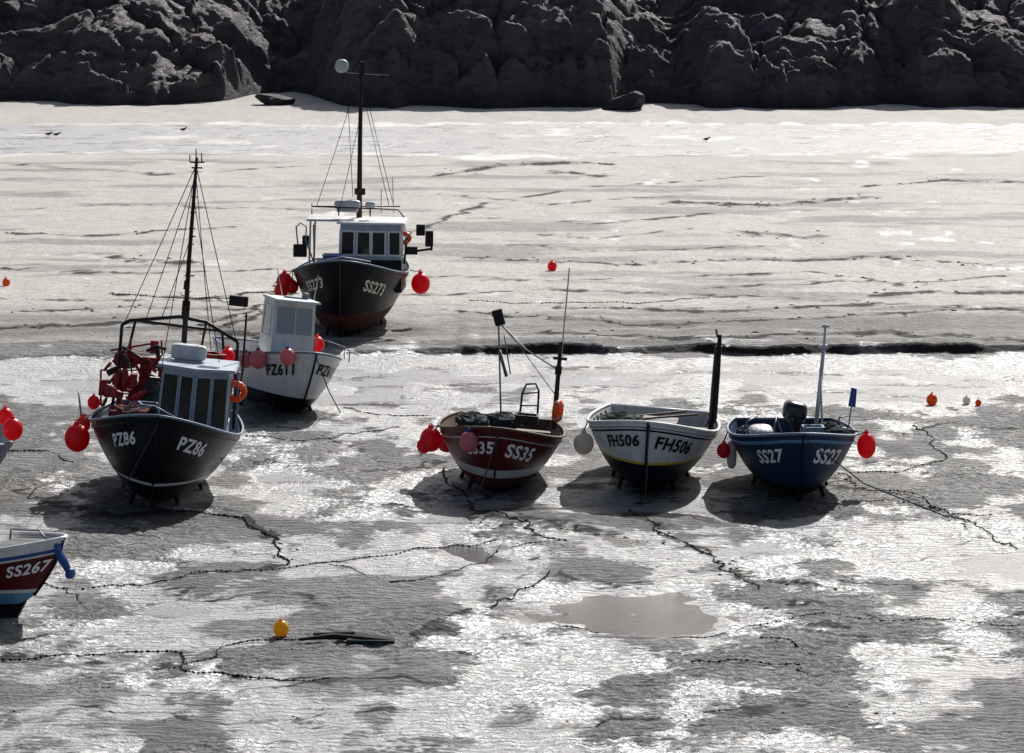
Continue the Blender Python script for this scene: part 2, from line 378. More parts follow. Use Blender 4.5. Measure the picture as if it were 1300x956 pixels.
# ================================================================ ROCKY SHORE
def cell(x,y,size,seed):
    xs_=x/size; ys_=y/size; xi=np.floor(xs_).astype(int); yi=np.floor(ys_).astype(int)
    best=np.full(x.shape,9.); val=np.zeros(x.shape); sec=np.full(x.shape,9.)
    for i in(-1,0,1):
        for j in(-1,0,1):
            a=(xi+i)%256; c=(yi+j)%256
            cx=xi+i+_T[seed][a,c]; cy=yi+j+_T[(seed+1)%6][a,c]
            dx=xs_-cx; dy=ys_-cy; d=np.hypot(dx,dy)
            v=_T[(seed+2)%6][a,c]+ (dx*(_T[(seed+3)%6][a,c]-.5)+dy*(_T[(seed+4)%6][a,c]-.1))*.9
            cl=d<best; sec=np.where(cl,best,np.minimum(sec,d)); val=np.where(cl,v,val); best=np.where(cl,d,best)
    return val,sec-best,np.sqrt(np.clip(1-(best/.85)**2,0,1))
cx_=np.concatenate([np.linspace(-160,-40,60)[:-1],np.linspace(-40,40,800),np.linspace(40,160,60)[1:]])
cy_=np.concatenate([np.linspace(186,222,460),np.linspace(222,340,60)[1:]])
CX,CYY=np.meshgrid(cx_,cy_)
wx=(CX+1.2*fbm(CX/3,CYY/3,5,1))/1.9; wy=CYY+1.2*fbm(CX/3+7,CYY/3,5,2)
sx_=CX*F/192+650   # position along the shore
basel=190.4+2.4*fbm(CX/3.5,CX*0+2,6,2)+8.5*np.exp(-((sx_-360)/62)**2)+2.5*sst(330,0,sx_)-.6*np.exp(-((sx_-620)/150)**2)-.6*np.exp(-((sx_-1150)/160)**2)
q_=CYY-basel
qq=np.clip(q_,0,None)
env=.6*(1-np.exp(-qq/.6))+3.1*(1-np.exp(-qq/6.5))+.19*qq
v1,e1,d1=cell(wx+.3*wy,wy*.8,4.5,0); v2,e2,d2=cell(wx-.25*wy,wy*.9,1.9,2); v3,e3,d3=cell(wx+.2*wy,wy,.75,4)
k=sst(0,2.5,q_); k2=sst(0,1.2,q_); k3=sst(0,.5,q_)
ch=((v1-.45)*1.35+(d1-.5)*.6)*k+((v2-.45)*.85+(d2-.5)*.4)*k2+((v3-.45)*.38+(d3-.5)*.15)*k3
ch-=.2*(1-sst(0,.10,e2))*k2+.3*(1-sst(0,.06,e1))*k
ch+=.7*fbm(CX/5,CYY/5,6,3)*k
out=1.3*np.exp(-((sx_-620)/170)**2)*np.exp(-((q_-7)/8)**2)-1.0*np.exp(-((sx_-425)/30)**2)-.9*np.exp(-((sx_-850)/40)**2)+.7*np.exp(-((sx_-1130)/120)**2)*np.exp(-((q_-6)/6)**2)
gb=gbase(CX,CYY)
CZ=gb+env+ch+out*k+.10*fbm(CX/.4,CYY/.4,4,3)*k3
CZ=np.where(q_>0,np.maximum(CZ,gb+.02+.2*k3),gb-.4+.6*sst(-.6,0,q_)*.6)
co2=np.stack([CX,CYY,CZ],-1).reshape(-1,3).astype(np.float32)
idx=np.arange(CX.size).reshape(CX.shape)
q2=np.stack([idx[:-1,:-1],idx[:-1,1:],idx[1:,1:],idx[1:,:-1]],-1).reshape(-1,4)
def rockm():
    m,n,b,o=nt('dark_shore_rock'); tc=node(n,'ShaderNodeTexCoord'); co=tc.outputs['Object']
    mp=node(n,'ShaderNodeMapping'); mp.inputs['Scale'].default_value=(.6,1,1.6); n.links.new(co,mp.inputs[0])
    f1=noise(n,co,.22,6,.6); f2=noise(n,mp.outputs[0],3.2,8,.75); f3=noise(n,mp.outputs[0],.9,7,.7,1.0)
    c=mixc(n,mrange(n,f1,.35,.65),(.088,.075,.092),(.125,.096,.088))
    c=mixc(n,mrange(n,f3,.46,.60,0,.75),c,(.034,.029,.033))
    c=mixc(n,mrange(n,f2,.6,.75,0,.5),c,(.16,.145,.148))
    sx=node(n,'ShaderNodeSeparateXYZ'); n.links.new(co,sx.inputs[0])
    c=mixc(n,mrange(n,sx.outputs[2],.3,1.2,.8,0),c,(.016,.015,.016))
    n.links.new(c,b.inputs['Base Color']); n.links.new(mrange(n,f2,.3,.7,.42,.9),b.inputs['Roughness']); b.inputs['Specular IOR Level'].default_value=.35
    h=mth(n,'ADD',mth(n,'MULTIPLY',f2,.8),mth(n,'MULTIPLY',f3,.8))
    bump(n,h,b,1.0,.3)
    return m
M['rock']=rockm()
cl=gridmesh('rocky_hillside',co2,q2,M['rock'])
tag(cl,kind='structure')
def boulder(px,py,wpx,hpx,label,seed):
    g0=gp(px,py); s=F/g0.y; a=wpx/2/s; h=hpx/s
    rs=np.random.RandomState(seed); bm=bmesh.new()
    bmesh.ops.create_icosphere(bm,subdivisions=4,radius=1)
    planes=[(Vector(rs.normal(size=3)).normalized(),rs.uniform(.5,.8)) for _ in range(16)]
    off=seed*3.7
    for v in bm.verts:
        p=v.co.copy()
        for nrm,d in planes:
            t=p.dot(nrm)-d
            if t>0: p-=nrm*t
        p*=1+.12*float(fbm(np.array([p.x*2+off]),np.array([p.y*2+p.z*2]),4,1)[0])
        v.co=Vector((p.x*a*1.35,p.y*a,p.z*h*.75+h*.3))
    me=bpy.data.meshes.new('boulder'); bm.to_mesh(me); bm.free(); me.materials.append(M['rock'])
    o=bpy.data.objects.new('boulder',me); C.objects.link(o); o.location=g0
    tag(o,label,'boulder','boulders at the foot of the rocks')
boulder(352,127,48,16,'low dark boulder alone on the sand in the gap between the rock masses',1)
boulder(792,137,44,24,'pointed dark boulder at the foot of the rocks right of the big outcrop',2)
# ================================================================ BOATS
class Boat:
    def __init__(s,name,label,px,py,phi,roll,L,B,wt,zk,zs,rake,bands,mats,depth,deckm,gun,gunr=.03,foredeck=.78,pmid=.22,pbow=.44,full=.58,group='fishing boats aground on the harbour sand',feet=True,keelmat=None):
        s.L,s.B,s.wt,s.zk0,s.zsv,s.rake=L,B,wt,zk,zs,rake; s.pm,s.pb,s.full=pmid,pbow,full
        loc=gp(px,py,-.05)
        s.rot=Matrix.Rotation(R(-90-phi),3,'Z')@Matrix.Rotation(R(-roll),3,'X')
        s.loc=loc
        s.root=empty(name,loc,label,'fishing boat',group,s.rot)
        nT=44; T=[1-(1-i/nT)**1.6 for i in range(nT+1)]
        mb=MB()
        for sg in (1,-1):
            cols=[]
            for t in T:
                zk,zt=s.zk(t),s.zs(t); bz=[zk]
                for (kind,val,_) in bands:
                    z=val if kind=='z' else zt-val
                    bz.append(min(max(z,bz[-1]+.002),zt))
                bz[-1]=zt; colp=[]
                for k in range(len(bz)-1):
                    n=10 if k==0 else 5
                    for j in range(n):
                        f=j/n
                        if k==0: f=f**2.4
                        colp.append(bz[k]+(bz[k+1]-bz[k])*f)
                colp.append(zt); cols.append([s.pt(t,z,sg) for z in colp])
            m=len(cols[0]); off=[]
            for k in range(len(bands)): off+= [bands[k][2]]*(10 if k==0 else 5)
            for i in range(nT):
                for j in range(m-1):
                    mb.add([cols[i][j],cols[i+1][j],cols[i+1][j+1],cols[i][j+1]],[(0,1,2,3)],off[j])
            if sg==1: keep=cols[0]
            else:
                for j in range(m-1):
                    mb.add([keep[j],cols[0][j],cols[0][j+1],keep[j+1]],[(0,1,2,3)],off[j])
        s.hull=mb.build('hull',mats,s.root,smooth=True)
        s.hull.data.set_sharp_from_angle(angle=R(40))
        mb=MB()
        TT=[t for t in T if t<.985]
        rowp=[]
        for t in TT:
            zt=s.zs(t); z1=max(zt-depth,s.zk(t)+.12); r=[]
            for j in range(5):
                z=zt-.01+(z1-zt+.01)*j/4; p=s.pt(t,z,1); p.y=max(p.y-.045,.001); 
                if t==0: p.x+=.04
                r.append(p)
            rowp.append(r)
        for i in range(len(TT)-1):
            for sg in(1,-1):
                for j in range(4):
                    f=lambda p: Vector((p.x,p.y*sg,p.z))
                    mb.add([f(rowp[i][j]),f(rowp[i+1][j]),f(rowp[i+1][j+1]),f(rowp[i][j+1])],[(0,1,2,3)],0)
            a,b_=rowp[i][4],rowp[i+1][4]
            mb.add([a,b_,Vector((b_.x,-b_.y,b_.z)),Vector((a.x,-a.y,a.z))],[(0,1,2,3)],1)
        r=rowp[0]
        for j in range(4): mb.add([r[j],r[j+1],Vector((r[j+1].x,-r[j+1].y,r[j+1].z)),Vector((r[j].x,-r[j].y,r[j].z))],[(0,1,2,3)],0)
        mb.build('deck',deckm,s.root)
        if foredeck:
            mb=MB(); FT=[t for t in T if t>=foredeck]
            pr=[s.pt(t,s.zs(t)-.04,1) for t in FT]
            for a,b_ in zip(pr[:-1],pr[1:]):
                ca=Vector((a.x,0,a.z+.05*a.y)); cb=Vector((b_.x,0,b_.z+.05*b_.y))
                for sg in(1,-1):
                    mb.add([Vector((a.x,a.y*sg*.97,a.z)),Vector((b_.x,b_.y*sg*.97,b_.z)),cb,ca],[(0,1,2,3)])
            a=pr[0]; mb.add([Vector((a.x,a.y*.95,a.z)),Vector((a.x,0,a.z+.05*a.y)),Vector((a.x,-a.y*.95,a.z)),Vector((a.x,-a.y*.8,a.z-depth*.8)),Vector((a.x,a.y*.8,a.z-depth*.8))],[(0,1,2,3,4)])
            mb.build('foredeck',deckm[1],s.root)
        mb=MB(); 
        line=[s.pt(t,s.zs(t),1) for t in T]; l2=[Vector((p.x,-p.y,p.z)) for p in line]
        full_l=line+l2[::-1][1:]
        mb.tube([p+Vector((0,0,.01)) for p in full_l],gunr,8)
        mb.tube([line[0],l2[0]],gunr,8)
        mb.build('gunwale',gun,s.root,smooth=True)
        for sg in(1,-1):
            mb=MB()
            mb.tube([s.pt(t,s.zs(t)-.11,sg)+Vector((0,.006*sg,0)) for t in T],.016,6)
            mb.build('rubbing_strake',mats[-1],s.root,smooth=True)
        mb=MB(); xk=-rake
        mb.add([(-L+.3,-.04,.0),(xk-.35,-.03,.0),(xk+.0,-.02,zk+.12),(-L+.1,-.04,zk+.12),(-L+.3,.04,.0),(xk-.35,.03,.0),(xk+.0,.02,zk+.12),(-L+.1,.04,zk+.12)],
               [(0,1,2,3),(4,7,6,5),(0,4,5,1),(1,5,6,2),(2,6,7,3),(3,7,4,0)])
        mb.build('keel',keelmat or M['keelm'],s.root)
        st=MB(); pts=[s.pt(1,s.zk(1)+(s.zs(1)-s.zk(1))*f,1)+Vector((.012,0,0)) for f in (0,.2,.4,.6,.8,1.0)]
        st.tube(pts+[pts[-1]+Vector((.01,0,.03))],.022,6); st.build('stem',mats[bands[0][2]],s.root)
        if feet:
            for sg in(1,-1):
                for xx in (-1.2,-L*.62):
                    t=1+xx/L; z=s.zk(t)+.12; p=s.pt(t,z,sg); b2=MB()
                    foot=Vector((p.x+.02,sg*(abs(p.y)+.05),0.0))
                    foot.z+=max(min(-(s.rot@foot).z,.3),-.2)+.02
                    if foot.z>z: foot.z=z-.08
                    top=Vector((p.x,p.y*.95,z+.05))
                    b2.tube([top,foot],[.05,.032],6)
                    b2.box(foot+Vector((0,0,.01)),(.2,.06,.025))
                    b2.build('bilge_leg',M['keelm'],s.root)
    def zs(s,t):
        a,m,b=s.zsv
        return m+(b-m)*((t-.4)/.6)**2 if t>.4 else m+(a-m)*((.4-t)/.4)**2
    def zk(s,t):
        return s.zk0+ (.25*(s.zs(1)-s.zk0))*max(0,(t-.76)/.24)**2.2
    def Bt(s,t):
        if t<.45: f=s.wt+(1-s.wt)*math.sin(t/.45*math.pi/2)
        else: f=max(0,1-((t-.45)/.55)**2.3)**s.full
        return f*s.B/2
    def pt(s,t,z,sg):
        t=min(max(t,0),1); zk=s.zk(t); q=min(max((z-zk)/(s.zs(t)-zk),0),1)
        w=max(0,(t-.35)/.65)**1.3
        p=s.pm*(1-w)+s.pb*w
        y=s.Bt(t)*(.86*q**p+.14*q)
        x=-s.L*(1-t)-s.rake*(1-q)**1.4*max(0,(t-.5)/.5)**1.5
        return Vector((x,y*sg,z))
    def P(s,px,py,X):
        d=s.rot.transposed()@ray(px,py); o=s.rot.transposed()@(CAM-s.loc)
        return o+d*((X-o.x)/d.x)
    def W(s,p): return s.loc+s.rot@Vector(p)
    def pxm(s,X=-2):
        return F/((s.W((X,0,1)))-CAM).length
    def outside(s,px,py,r):
        # distance along the boat at which a float of radius r just touches the outside of the hull
        best=None
        for i in range(120):
            X=-.02-i*s.L*.9/120; p=s.P(px,py,X); t=1+X/s.L
            if p.z>s.zs(t)+.05: hy=s.Bt(t)
            else: hy=abs(s.pt(t,p.z,1).y)
            e=abs(abs(p.y)-hy-r*.97)
            if best is None or e<best[0]: best=(e,X)
        return best[1]
    def text(s,body,side,a0,size,drop,mat,shear=0,xs=1.0):
        cu=bpy.data.curves.new('txt','FONT'); cu.body=body; cu.size=size; cu.offset=size*.03; cu.shear=shear; cu.space_character=1.1; cu.resolution_u=3
        o=bpy.data.objects.new('txt',cu); C.objects.link(o)
        bpy.context.view_layer.update()
        me=bpy.data.meshes.new_from_object(o.evaluated_get(bpy.context.evaluated_depsgraph_get()))
        bpy.data.objects.remove(o)
        bm=bmesh.new(); bm.from_mesh(me); bmesh.ops.triangulate(bm,faces=bm.faces)
        bmesh.ops.subdivide_edges(bm,edges=bm.edges,cuts=2); 
        wmax=max(v.co.x for v in bm.verts)
        zf=drop+size*.35
        tt=[1-(i/300)**1.6*.6 for i in range(301)]; arc=[0]; 
        for i in range(1,301): arc.append(arc[-1]+(s.pt(tt[i],s.zs(tt[i])-zf,1)-s.pt(tt[i-1],s.zs(tt[i-1])-zf,1)).length)
        for v in bm.verts:
            a=v.co.x*xs; a=a0+(a if side>0 else wmax*xs-a)
            t=float(np.interp(a,arc,tt)); z=s.zs(t)-drop-size*.72+v.co.y
            p=s.pt(t,z,side)
            du=s.pt(t-.01,z,side)-s.pt(t+.01,z,side); dv=s.pt(t,z+.02,side)-s.pt(t,z-.02,side)
            nn=du.cross(dv).normalized()
            if nn.y*side<0: nn=-nn
            v.co=p+nn*.016
        bm.to_mesh(me); bm.free(); me.materials.clear(); me.materials.append(mat)
        me.name='registration_number'
        ob=bpy.data.objects.new('registration_number',me); C.objects.link(ob); ob.parent=s.root; return ob
def window(parent,bl,br,tr,tl,u0,u1,v0,v1,glass,frame,fw=.03):
    n=(br-bl).cross(tl-bl).normalized()
    P=lambda u,v:(bl*(1-u)+br*u)*(1-v)+(tl*(1-u)+tr*u)*v
    W=(br-bl).length; H=(tl-bl).length; a=fw/W; b=fw/H
    I=[P(u0,v0),P(u1,v0),P(u1,v1),P(u0,v1)]; O=[P(u0-a,v0-b),P(u1+a,v0-b),P(u1+a,v1+b),P(u0-a,v1+b)]
    mb=MB(); mb.add([p+n*.008 for p in I],[(0,1,2,3)],0)
    for i in range(4):
        j=(i+1)%4
        mb.add([O[i]+n*.022,O[j]+n*.022,I[j]+n*.022,I[i]+n*.022],[(0,1,2,3)],1)
        mb.add([O[i],O[j],O[j]+n*.022,O[i]+n*.022],[(0,1,2,3)],1)
        mb.add([I[i],I[j],I[j]+n*.022,I[i]+n*.022],[(0,1,2,3)],1)
    return mb.build('window',[glass,frame],parent)
def house(boat,xf,xb,cy,hw,z0,z1,v,body,roofm,wins,frame,glass,over=.08,rake=.06,rt=.05,lower=None,kk=.42,fw=.03):
    cs=[(xb,cy-hw),(xf,cy-hw),(xf+v,cy),(xf,cy+hw),(xb,cy+hw)]
    top=[(xb,cy-hw*.95),(xf-rake,cy-hw*.95),(xf+v-rake,cy),(xf-rake,cy+hw*.95),(xb,cy+hw*.95)]
    b=[Vector((x,y,z0)) for x,y in cs]; t=[Vector((x,y,z1)) for x,y in top]
    mb=MB(); 
    if lower:
        k=kk; mid=[p*(1-k)+q*k for p,q in zip(b,t)]
        mb.add(b+mid,[(i,(i+1)%5,(i+1)%5+5,i+5) for i in range(5)],1)
        mb.add(mid+t,[(i,(i+1)%5,(i+1)%5+5,i+5) for i in range(5)],0)
        mb.add(t,[(0,1,2,3,4)],0); ho=mb.build('wheelhouse',[body,lower],boat.root)
    else:
        mb.add(b+t,[(i,(i+1)%5,(i+1)%5+5,i+5) for i in range(5)]+[(5,6,7,8,9)]); ho=mb.build('wheelhouse',body,boat.root)
    rp=[(xb-over,cy-hw-over),(xf+over,cy-hw-over),(xf+v+over,cy),(xf+over,cy+hw+over),(xb-over,cy+hw+over)]
    mb=MB(); mb.add([Vector((x,y,z1+.002)) for x,y in rp]+[Vector((x*1-(.02 if x>xb else -.02),cy+(y-cy)*.97,z1+rt)) for x,y in rp],[(i,(i+1)%5,(i+1)%5+5,i+5) for i in range(5)]+[(5,6,7,8,9),(4,3,2,1,0)])
    mb.build('roof',roofm,ho)
    for (w,u0,u1,v0,v1) in wins:
        j=(w+1)%5; window(ho,b[w],b[j],t[j],t[w],u0,u1,v0,v1,glass,frame,fw)
    return ho
def buoy(boat,px,py,rpx,X,mat,label,stretch=1.12,ropem=True,group='round mooring buoys hung along the boats'):
    if X is None: X=boat.outside(px,py,rpx/boat.pxm(-1))
    lp=boat.P(px,py,X); c=boat.W(lp); r=rpx/(F/(c-CAM).length)
    root=empty('buoy',c,label,'buoy',group)
    mb=MB(); mb.sq((0,0,0),(r,r,r*stretch),1.0,nu=24,nv=16); mb.build('float',mat,root,smooth=True)
    mb=MB(); mb.tube([(0,0,r*stretch*.93),(0,0,r*stretch*1.15)],[r*.3,r*.2],10); mb.torus((0,0,r*stretch*1.2),r*.13,r*.05,Matrix.Rotation(R(90),3,'X'),n=12,m=6); mb.build('eye',M['bblue'] if mat in (M['bpink'],) else mat,root,smooth=True)
    if ropem:
        t=max(0,min(1,1+X/boat.L)); tgt=boat.pt(t,boat.zs(t),1 if lp.y>0 else -1)
        v=boat.rot@(tgt-lp)
        if v.length>.75: v=v.normalized()*.4
        s0=Vector((0,0,r*stretch*1.2))
        if v.z>s0.z*.6:
            mb=MB(); mb.tube([s0,(s0+v)/2+Vector((0,0,-.02)),v],.011,6); mb.build('lanyard',M['rope'],root)
    return root
def crate(boat,c,size,mat,label,group=None,rz=0):
    w=boat.W(c); root=empty('fish_box',w,label,'crate',group,boat.rot@Matrix.Rotation(rz,3,'Z'))
    l,b,h=size; t=.018
    mb=MB()
    for (cc,ss) in (((l/2,0,h/2),(t,b,h)),((-l/2,0,h/2),(t,b,h)),((0,b/2,h/2),(l-t,t,h-.002)),((0,-b/2,h/2),(l-t,t,h-.002)),((0,0,.012),(l-t,b-t,.02))): mb.box(cc,ss)
    mb.build('box_shell',mat,root,bevel=.004)
    mb=MB()
    for (cc,ss) in (((l/2,0,h),(t*2.4,b+.04,.03)),((-l/2,0,h),(t*2.4,b+.04,.03)),((0,b/2,h+.002),(l,t*2.4,.03)),((0,-b/2,h+.002),(l,t*2.4,.03))): mb.box(cc,ss)
    mb.build('rim',mat,root,bevel=.004); return root
def pile(boat,c,rad,mat,name,label,cat):
    w=boat.W(c); root=empty(name,w,label,cat,None,boat.rot)
    mb=MB(); rs=random
    mb.sq((0,0,0),rad,1,nu=26,nv=14,jit=.14); mb.build('netting',mat,root)
    mb=MB(); pts=[]
    for i in range(60):
        a=i*.55; k=1-i/90; pts.append((rad[0]*k*math.cos(a)*rs.uniform(.8,1.02),rad[1]*k*math.sin(a)*rs.uniform(.8,1.02),rad[2]*(.5+.55*i/60)*rs.uniform(.85,1.1)))
    mb.tube(pts,.012,5); mb.build('rope_coil',M['rope'],root)
def ring(boat,px,py,rpx,X,mat,label,rot=None):
    c=boat.W(boat.P(px,py,X)); r=rpx/(F/(c-CAM).length)
    root=empty('lifebuoy',c,label,'lifebuoy',None,boat.rot@(rot if rot is not None else Matrix.Rotation(R(90),3,'Y')))
    mb=MB(); mb.torus((0,0,0),r*.72,r*.27); mb.build('ring',mat,root,smooth=True)
    for a in range(4):
        mb=MB()
        t=a*math.pi/2+.6; mb.torus((r*.72*math.cos(t),r*.72*math.sin(t),0),r*.285,r*.04,Matrix.Rotation(t,3,'Z')@Matrix.Rotation(R(90),3,'X'),n=12,m=5)
        mb.build('band',M['offwhite'],root)
def spars(boat,name,segs,mat,n=8):
    mb=MB()
    for pts,r in segs: mb.tube([boat.P(*p) for p in pts],r,n)
    return mb.build(name,mat,boat.root,smooth=True)
def stays(boat,segs,r=.008,name='rigging_wire',mat=None):
    for sgm in segs:
        mb=MB(); a=boat.P(*sgm[0]); b=boat.P(*sgm[1]); 
        mid=(a+b)/2-Vector((0,0,.02)); mb.tube([a,mid,b],r,5); mb.build(name,mat or M['darksteel'],boat.root)
def lampbox(boat,px,py,wp,hp,X,mat,name='flood_lamp',ang=0):
    k=boat.pxm(X); c=boat.P(px,py,X); mb=MB(); rt=Matrix.Rotation(R(ang),3,'X')
    mb.box(c,(.14,wp/k,hp/k),rt); mb.box(c+Vector((.08,0,0)),(.02,wp/k*.8,hp/k*.8),rt); mb.box(c+Vector((-.1,0,0)),(.08,wp/k*.4,hp/k*.4),rt)
    mb.build(name,mat,boat.root,bevel=.01)

BK,WH=M['black'],M['white']
# ---- black boat PZ86
A=Boat('fishing_boat','black fishing boat PZ86 with pale blue wheelhouse, red deck gear and tall dark mast',188,656,-1,6,5.4,2.74,.8,.12,(1.28,1.26,1.82),.4,
 [('z',.52,0),('z',.57,1),('d',0,2)],[BK,WH,BK],.45,[M['slate'],M['deckgrey']],M['slate'],.024,foredeck=.8,pmid=.26,pbow=.5)
A.text('PZ86',1,.42,.34,.26,M['letter_white'],.12); A.text('PZ86',-1,.42,.31,.26,M['letter_white'],.12)
zt=A.P(248,468,-2.2).z
house(A,-2.1,-3.4,A.P(247,500,-2.2).y,.63,.85,zt,.28,M['paleslate'],M['paleslate'],[(1,.07,.50,.36,.92),(1,.60,.95,.36,.92),(2,.06,.44,.36,.92),(2,.54,.93,.36,.92),(3,.15,.8,.4,.88),(0,.2,.8,.4,.88)],M['paleslate'],M['glass'],fw=.024)
c=A.P(240,447,-2.8); mb=MB(); mb.sq(c,(.14,.32,.14),.35); mb.torus(c+Vector((0,.14,0)),.145,.012,Matrix.Rotation(R(90),3,'X')); mb.torus(c-Vector((0,.14,0)),.145,.012,Matrix.Rotation(R(90),3,'X')); mb.box(c-Vector((0,0,.16)),(.3,.5,.04)); mb.build('liferaft_canister',M['offwhite'],A.root,smooth=False)
XM=-3.6
mb=MB(); mb.tube([A.P(231,478,XM),A.P(240,330,XM),A.P(250,200,XM)],[.055,.04,.028],8)
for (y,dx) in ((206,9),(213,7),(350,6),(300,4)):
    mb.tube([A.P(251-(y-200)*.068-dx,y,XM),A.P(251-(y-200)*.068+dx,y,XM)],.016,6)
for dx in(-9,-1,6): mb.tube([A.P(250+dx,206,XM),A.P(250+dx,188+abs(dx),XM)],.012,6)
mb.box(A.P(236,392,XM),(.12,.14,.3)); mb.box(A.P(237,362,XM),(.1,.1,.16))
for k in range(7): y=250+k*20; mb.tube([A.P(246-(y-200)*.068,y,XM+.05),A.P(254-(y-200)*.068,y,XM+.05)],.013,5)
mb.build('mast',M['darkwood'],A.root,smooth=True)
X1=-4.0; X2=-4.9
spars(A,'gantry',[([(140,530,X1),(150,470,X1),(155,412,X1)],.03),([(155,412,X1),(165,407,X1),(228,402,X1),(262,409,X1),(302,434,X1)],.034),([(302,434,X1),(296,545,X1)],.03),
 ([(172,407,X2),(150,500,X2)],.026),([(165,407,X1),(172,407,X2)],.026),([(172,407,X2),(282,420,X2)],.026),([(282,420,X2),(290,520,X2)],.026),([(262,409,X1),(250,470,X1)],.022),([(155,440,X1),(205,470,X1)],.022),([(150,470,X1),(130,500,X1)],.022)],M['darksteel'])
spars(A,'lamp_post',[([(313,398,-3.5),(308,470,-3.5),(300,520,-3.5)],.02)],M['darksteel']); lampbox(A,303,382,24,13,-3.5,M['darksteel'])
stays(A,[((249,210,XM),(158,410,X1)),((249,210,XM),(300,433,X1)),((248,225,XM),(186,404,X2)),((249,225,XM),(268,445,-4.2)),((243,300,XM),(205,404,X1)),((249,210,XM),(195,528,-.5)),((246,250,XM),(280,470,-3.0))])
mb=MB(); c=A.P(150,482,-4.0); k=A.pxm(-4.3)
rx=Matrix.Rotation(R(90),3,'X')
mb.torus(c,.17,.05,rx); mb.torus(c+Vector((0,.12,0)),.17,.05,rx); mb.tube([c-Vector((0,.1,0)),c+Vector((0,.22,0))],.11,12); mb.box(c+Vector((-.05,.05,-.35)),(.14,.1,.5)); mb.box(c+Vector((0,.28,.02)),(.24,.12,.24))
mb.box(c+Vector((.05,-.05,-.28)),(.26,.34,.08)); mb.build('net_hauler',M['redgear'],A.root,bevel=.008)
mb=MB(); c=A.P(186,458,-4.4); mb.tube([c-Vector((0,.22,0)),c+Vector((0,.24,0))],.08,12); mb.torus(c-Vector((0,.22,0)),.14,.025,rx); mb.torus(c+Vector((0,.24,0)),.14,.025,rx); mb.box(c-Vector((0,0,.4)),(.1,.22,.7)); mb.build('winch_drum',M['redgear'],A.root)
mb=MB()
for (x,y,w,h) in ((132,492,12,20),(170,502,14,12),(196,440,10,16),(205,470,7,20),(166,450,12,9)):
    mb.box(A.P(x,y,-4.3),(.16,w/k,h/k))
mb.tube([A.P(128,470,-4.3),A.P(128,515,-4.3)],.02); mb.tube([A.P(205,432,-4.5),A.P(208,520,-4.5)],.02); mb.tube([A.P(140,445,-4.4),A.P(200,435,-4.4)],.02); mb.tube([A.P(128,470,-4.3),A.P(205,470,-4.3)],.015); mb.tube([A.P(134,500,-4.3),A.P(207,500,-4.3)],.015)
mb.tube([A.P(166,430,-4.3),A.P(168,515,-4.3)],.016)
mb.build('hauler_frame',M['redgear'],A.root,bevel=.006)
rg=random.Random(5)
for i in range(22):
    mb=MB(); x=rg.uniform(132,204); y=rg.uniform(440,522); X=rg.uniform(-4.7,-3.4)
    p=A.P(x,y,X)
    rt=Matrix.Rotation(rg.uniform(-.6,.6),3,'X')@Matrix.Rotation(rg.uniform(-.6,.6),3,'Z')
    if i%3==0: mb.box(p,(.16,rg.uniform(.12,.3),rg.uniform(.06,.2)),rt); nm='bracket'
    elif i%3==1: mb.torus(p,rg.uniform(.08,.13),.025,rx@rt,n=16); mb.torus(p+Vector((.03,.02,.01)),rg.uniform(.06,.1),.02,rx@rt,n=16); nm='hose_coil'
    else: mb.tube([p+rt@Vector((0,-.2,0)),p+Vector((0,0,.05)),p+rt@Vector((.05,.22,-.05))],.03,8); nm='roller'
    mb.build(nm,M['darksteel'] if i%4==1 else (M['net'] if i%7==2 else M['redgear']),A.root)
for i,(x,y,X) in enumerate(((150,530,-3.5),(188,524,-3.0),(176,498,-4.6),(268,460,-4.4),(286,482,-4.4))):
    c=A.P(x,y,X); crate(A,c,(.40,.32,.16),M['redgear'] if i!=1 else M['slate'],['red fish box by the left bulwark of the black boat PZ86','grey blue fish box left of the wheelhouse of the black boat PZ86','red fish box under the winch drum of the black boat PZ86','red fish box high behind the wheelhouse roof of the black boat PZ86','red fish box at the right rear of the black boat PZ86'][i],'fish boxes on deck',.2*i)
pile(A,A.P(172,526,-2.9),(.5,.45,.18),M['rednet'],'fishing_net','red brown net heap on the deck left of the pale blue wheelhouse','fishing net')
pile(A,A.P(160,456,-4.6),(.3,.24,.17),M['rednet'],'fishing_net','dark red net bundle in the gantry of the black boat PZ86','fishing net')
pile(A,A.P(196,500,-4.0),(.3,.22,.3),M['net'],'fishing_net','dark green net bundle between the red gear and the pale blue wheelhouse','fishing net')
spars(A,'guard_rail',[([(108,490,-5.2),(100,498,-4.2),(103,530,-3.8)],.018)],M['slate'])
spars(A,'wheelhouse_rail',[([(280,470,-2.9),(302,470,-2.9),(300,548,-2.9)],.018)],M['slate'])
spars(A,'bow_rail',[([(160,540,-1.0),(163,522,-1.0),(195,515,-.2),(232,535,-1.0),(233,552,-1.0)],.014)],M['slate'])
ring(A,299,497,15,-2.9,M['borange'],'orange lifebuoy hung at the right side of the black boat PZ86',Matrix.Rotation(R(60),3,'Y'))
buoy(A,98,556,16,None,M['bred'],'big red buoy hung outside the left bow of the black boat PZ86')
buoy(A,119,511,8,-4.0,M['bred'],'small red buoy above the left bulwark of the black boat PZ86')
buoy(A,289,452,9,-4.6,M['bred'],'red buoy under the gantry right end of the black boat PZ86')
buoy(A,106,538,9,-3.2,M['bred'],'smaller red buoy tucked behind the big one on the left of PZ86')
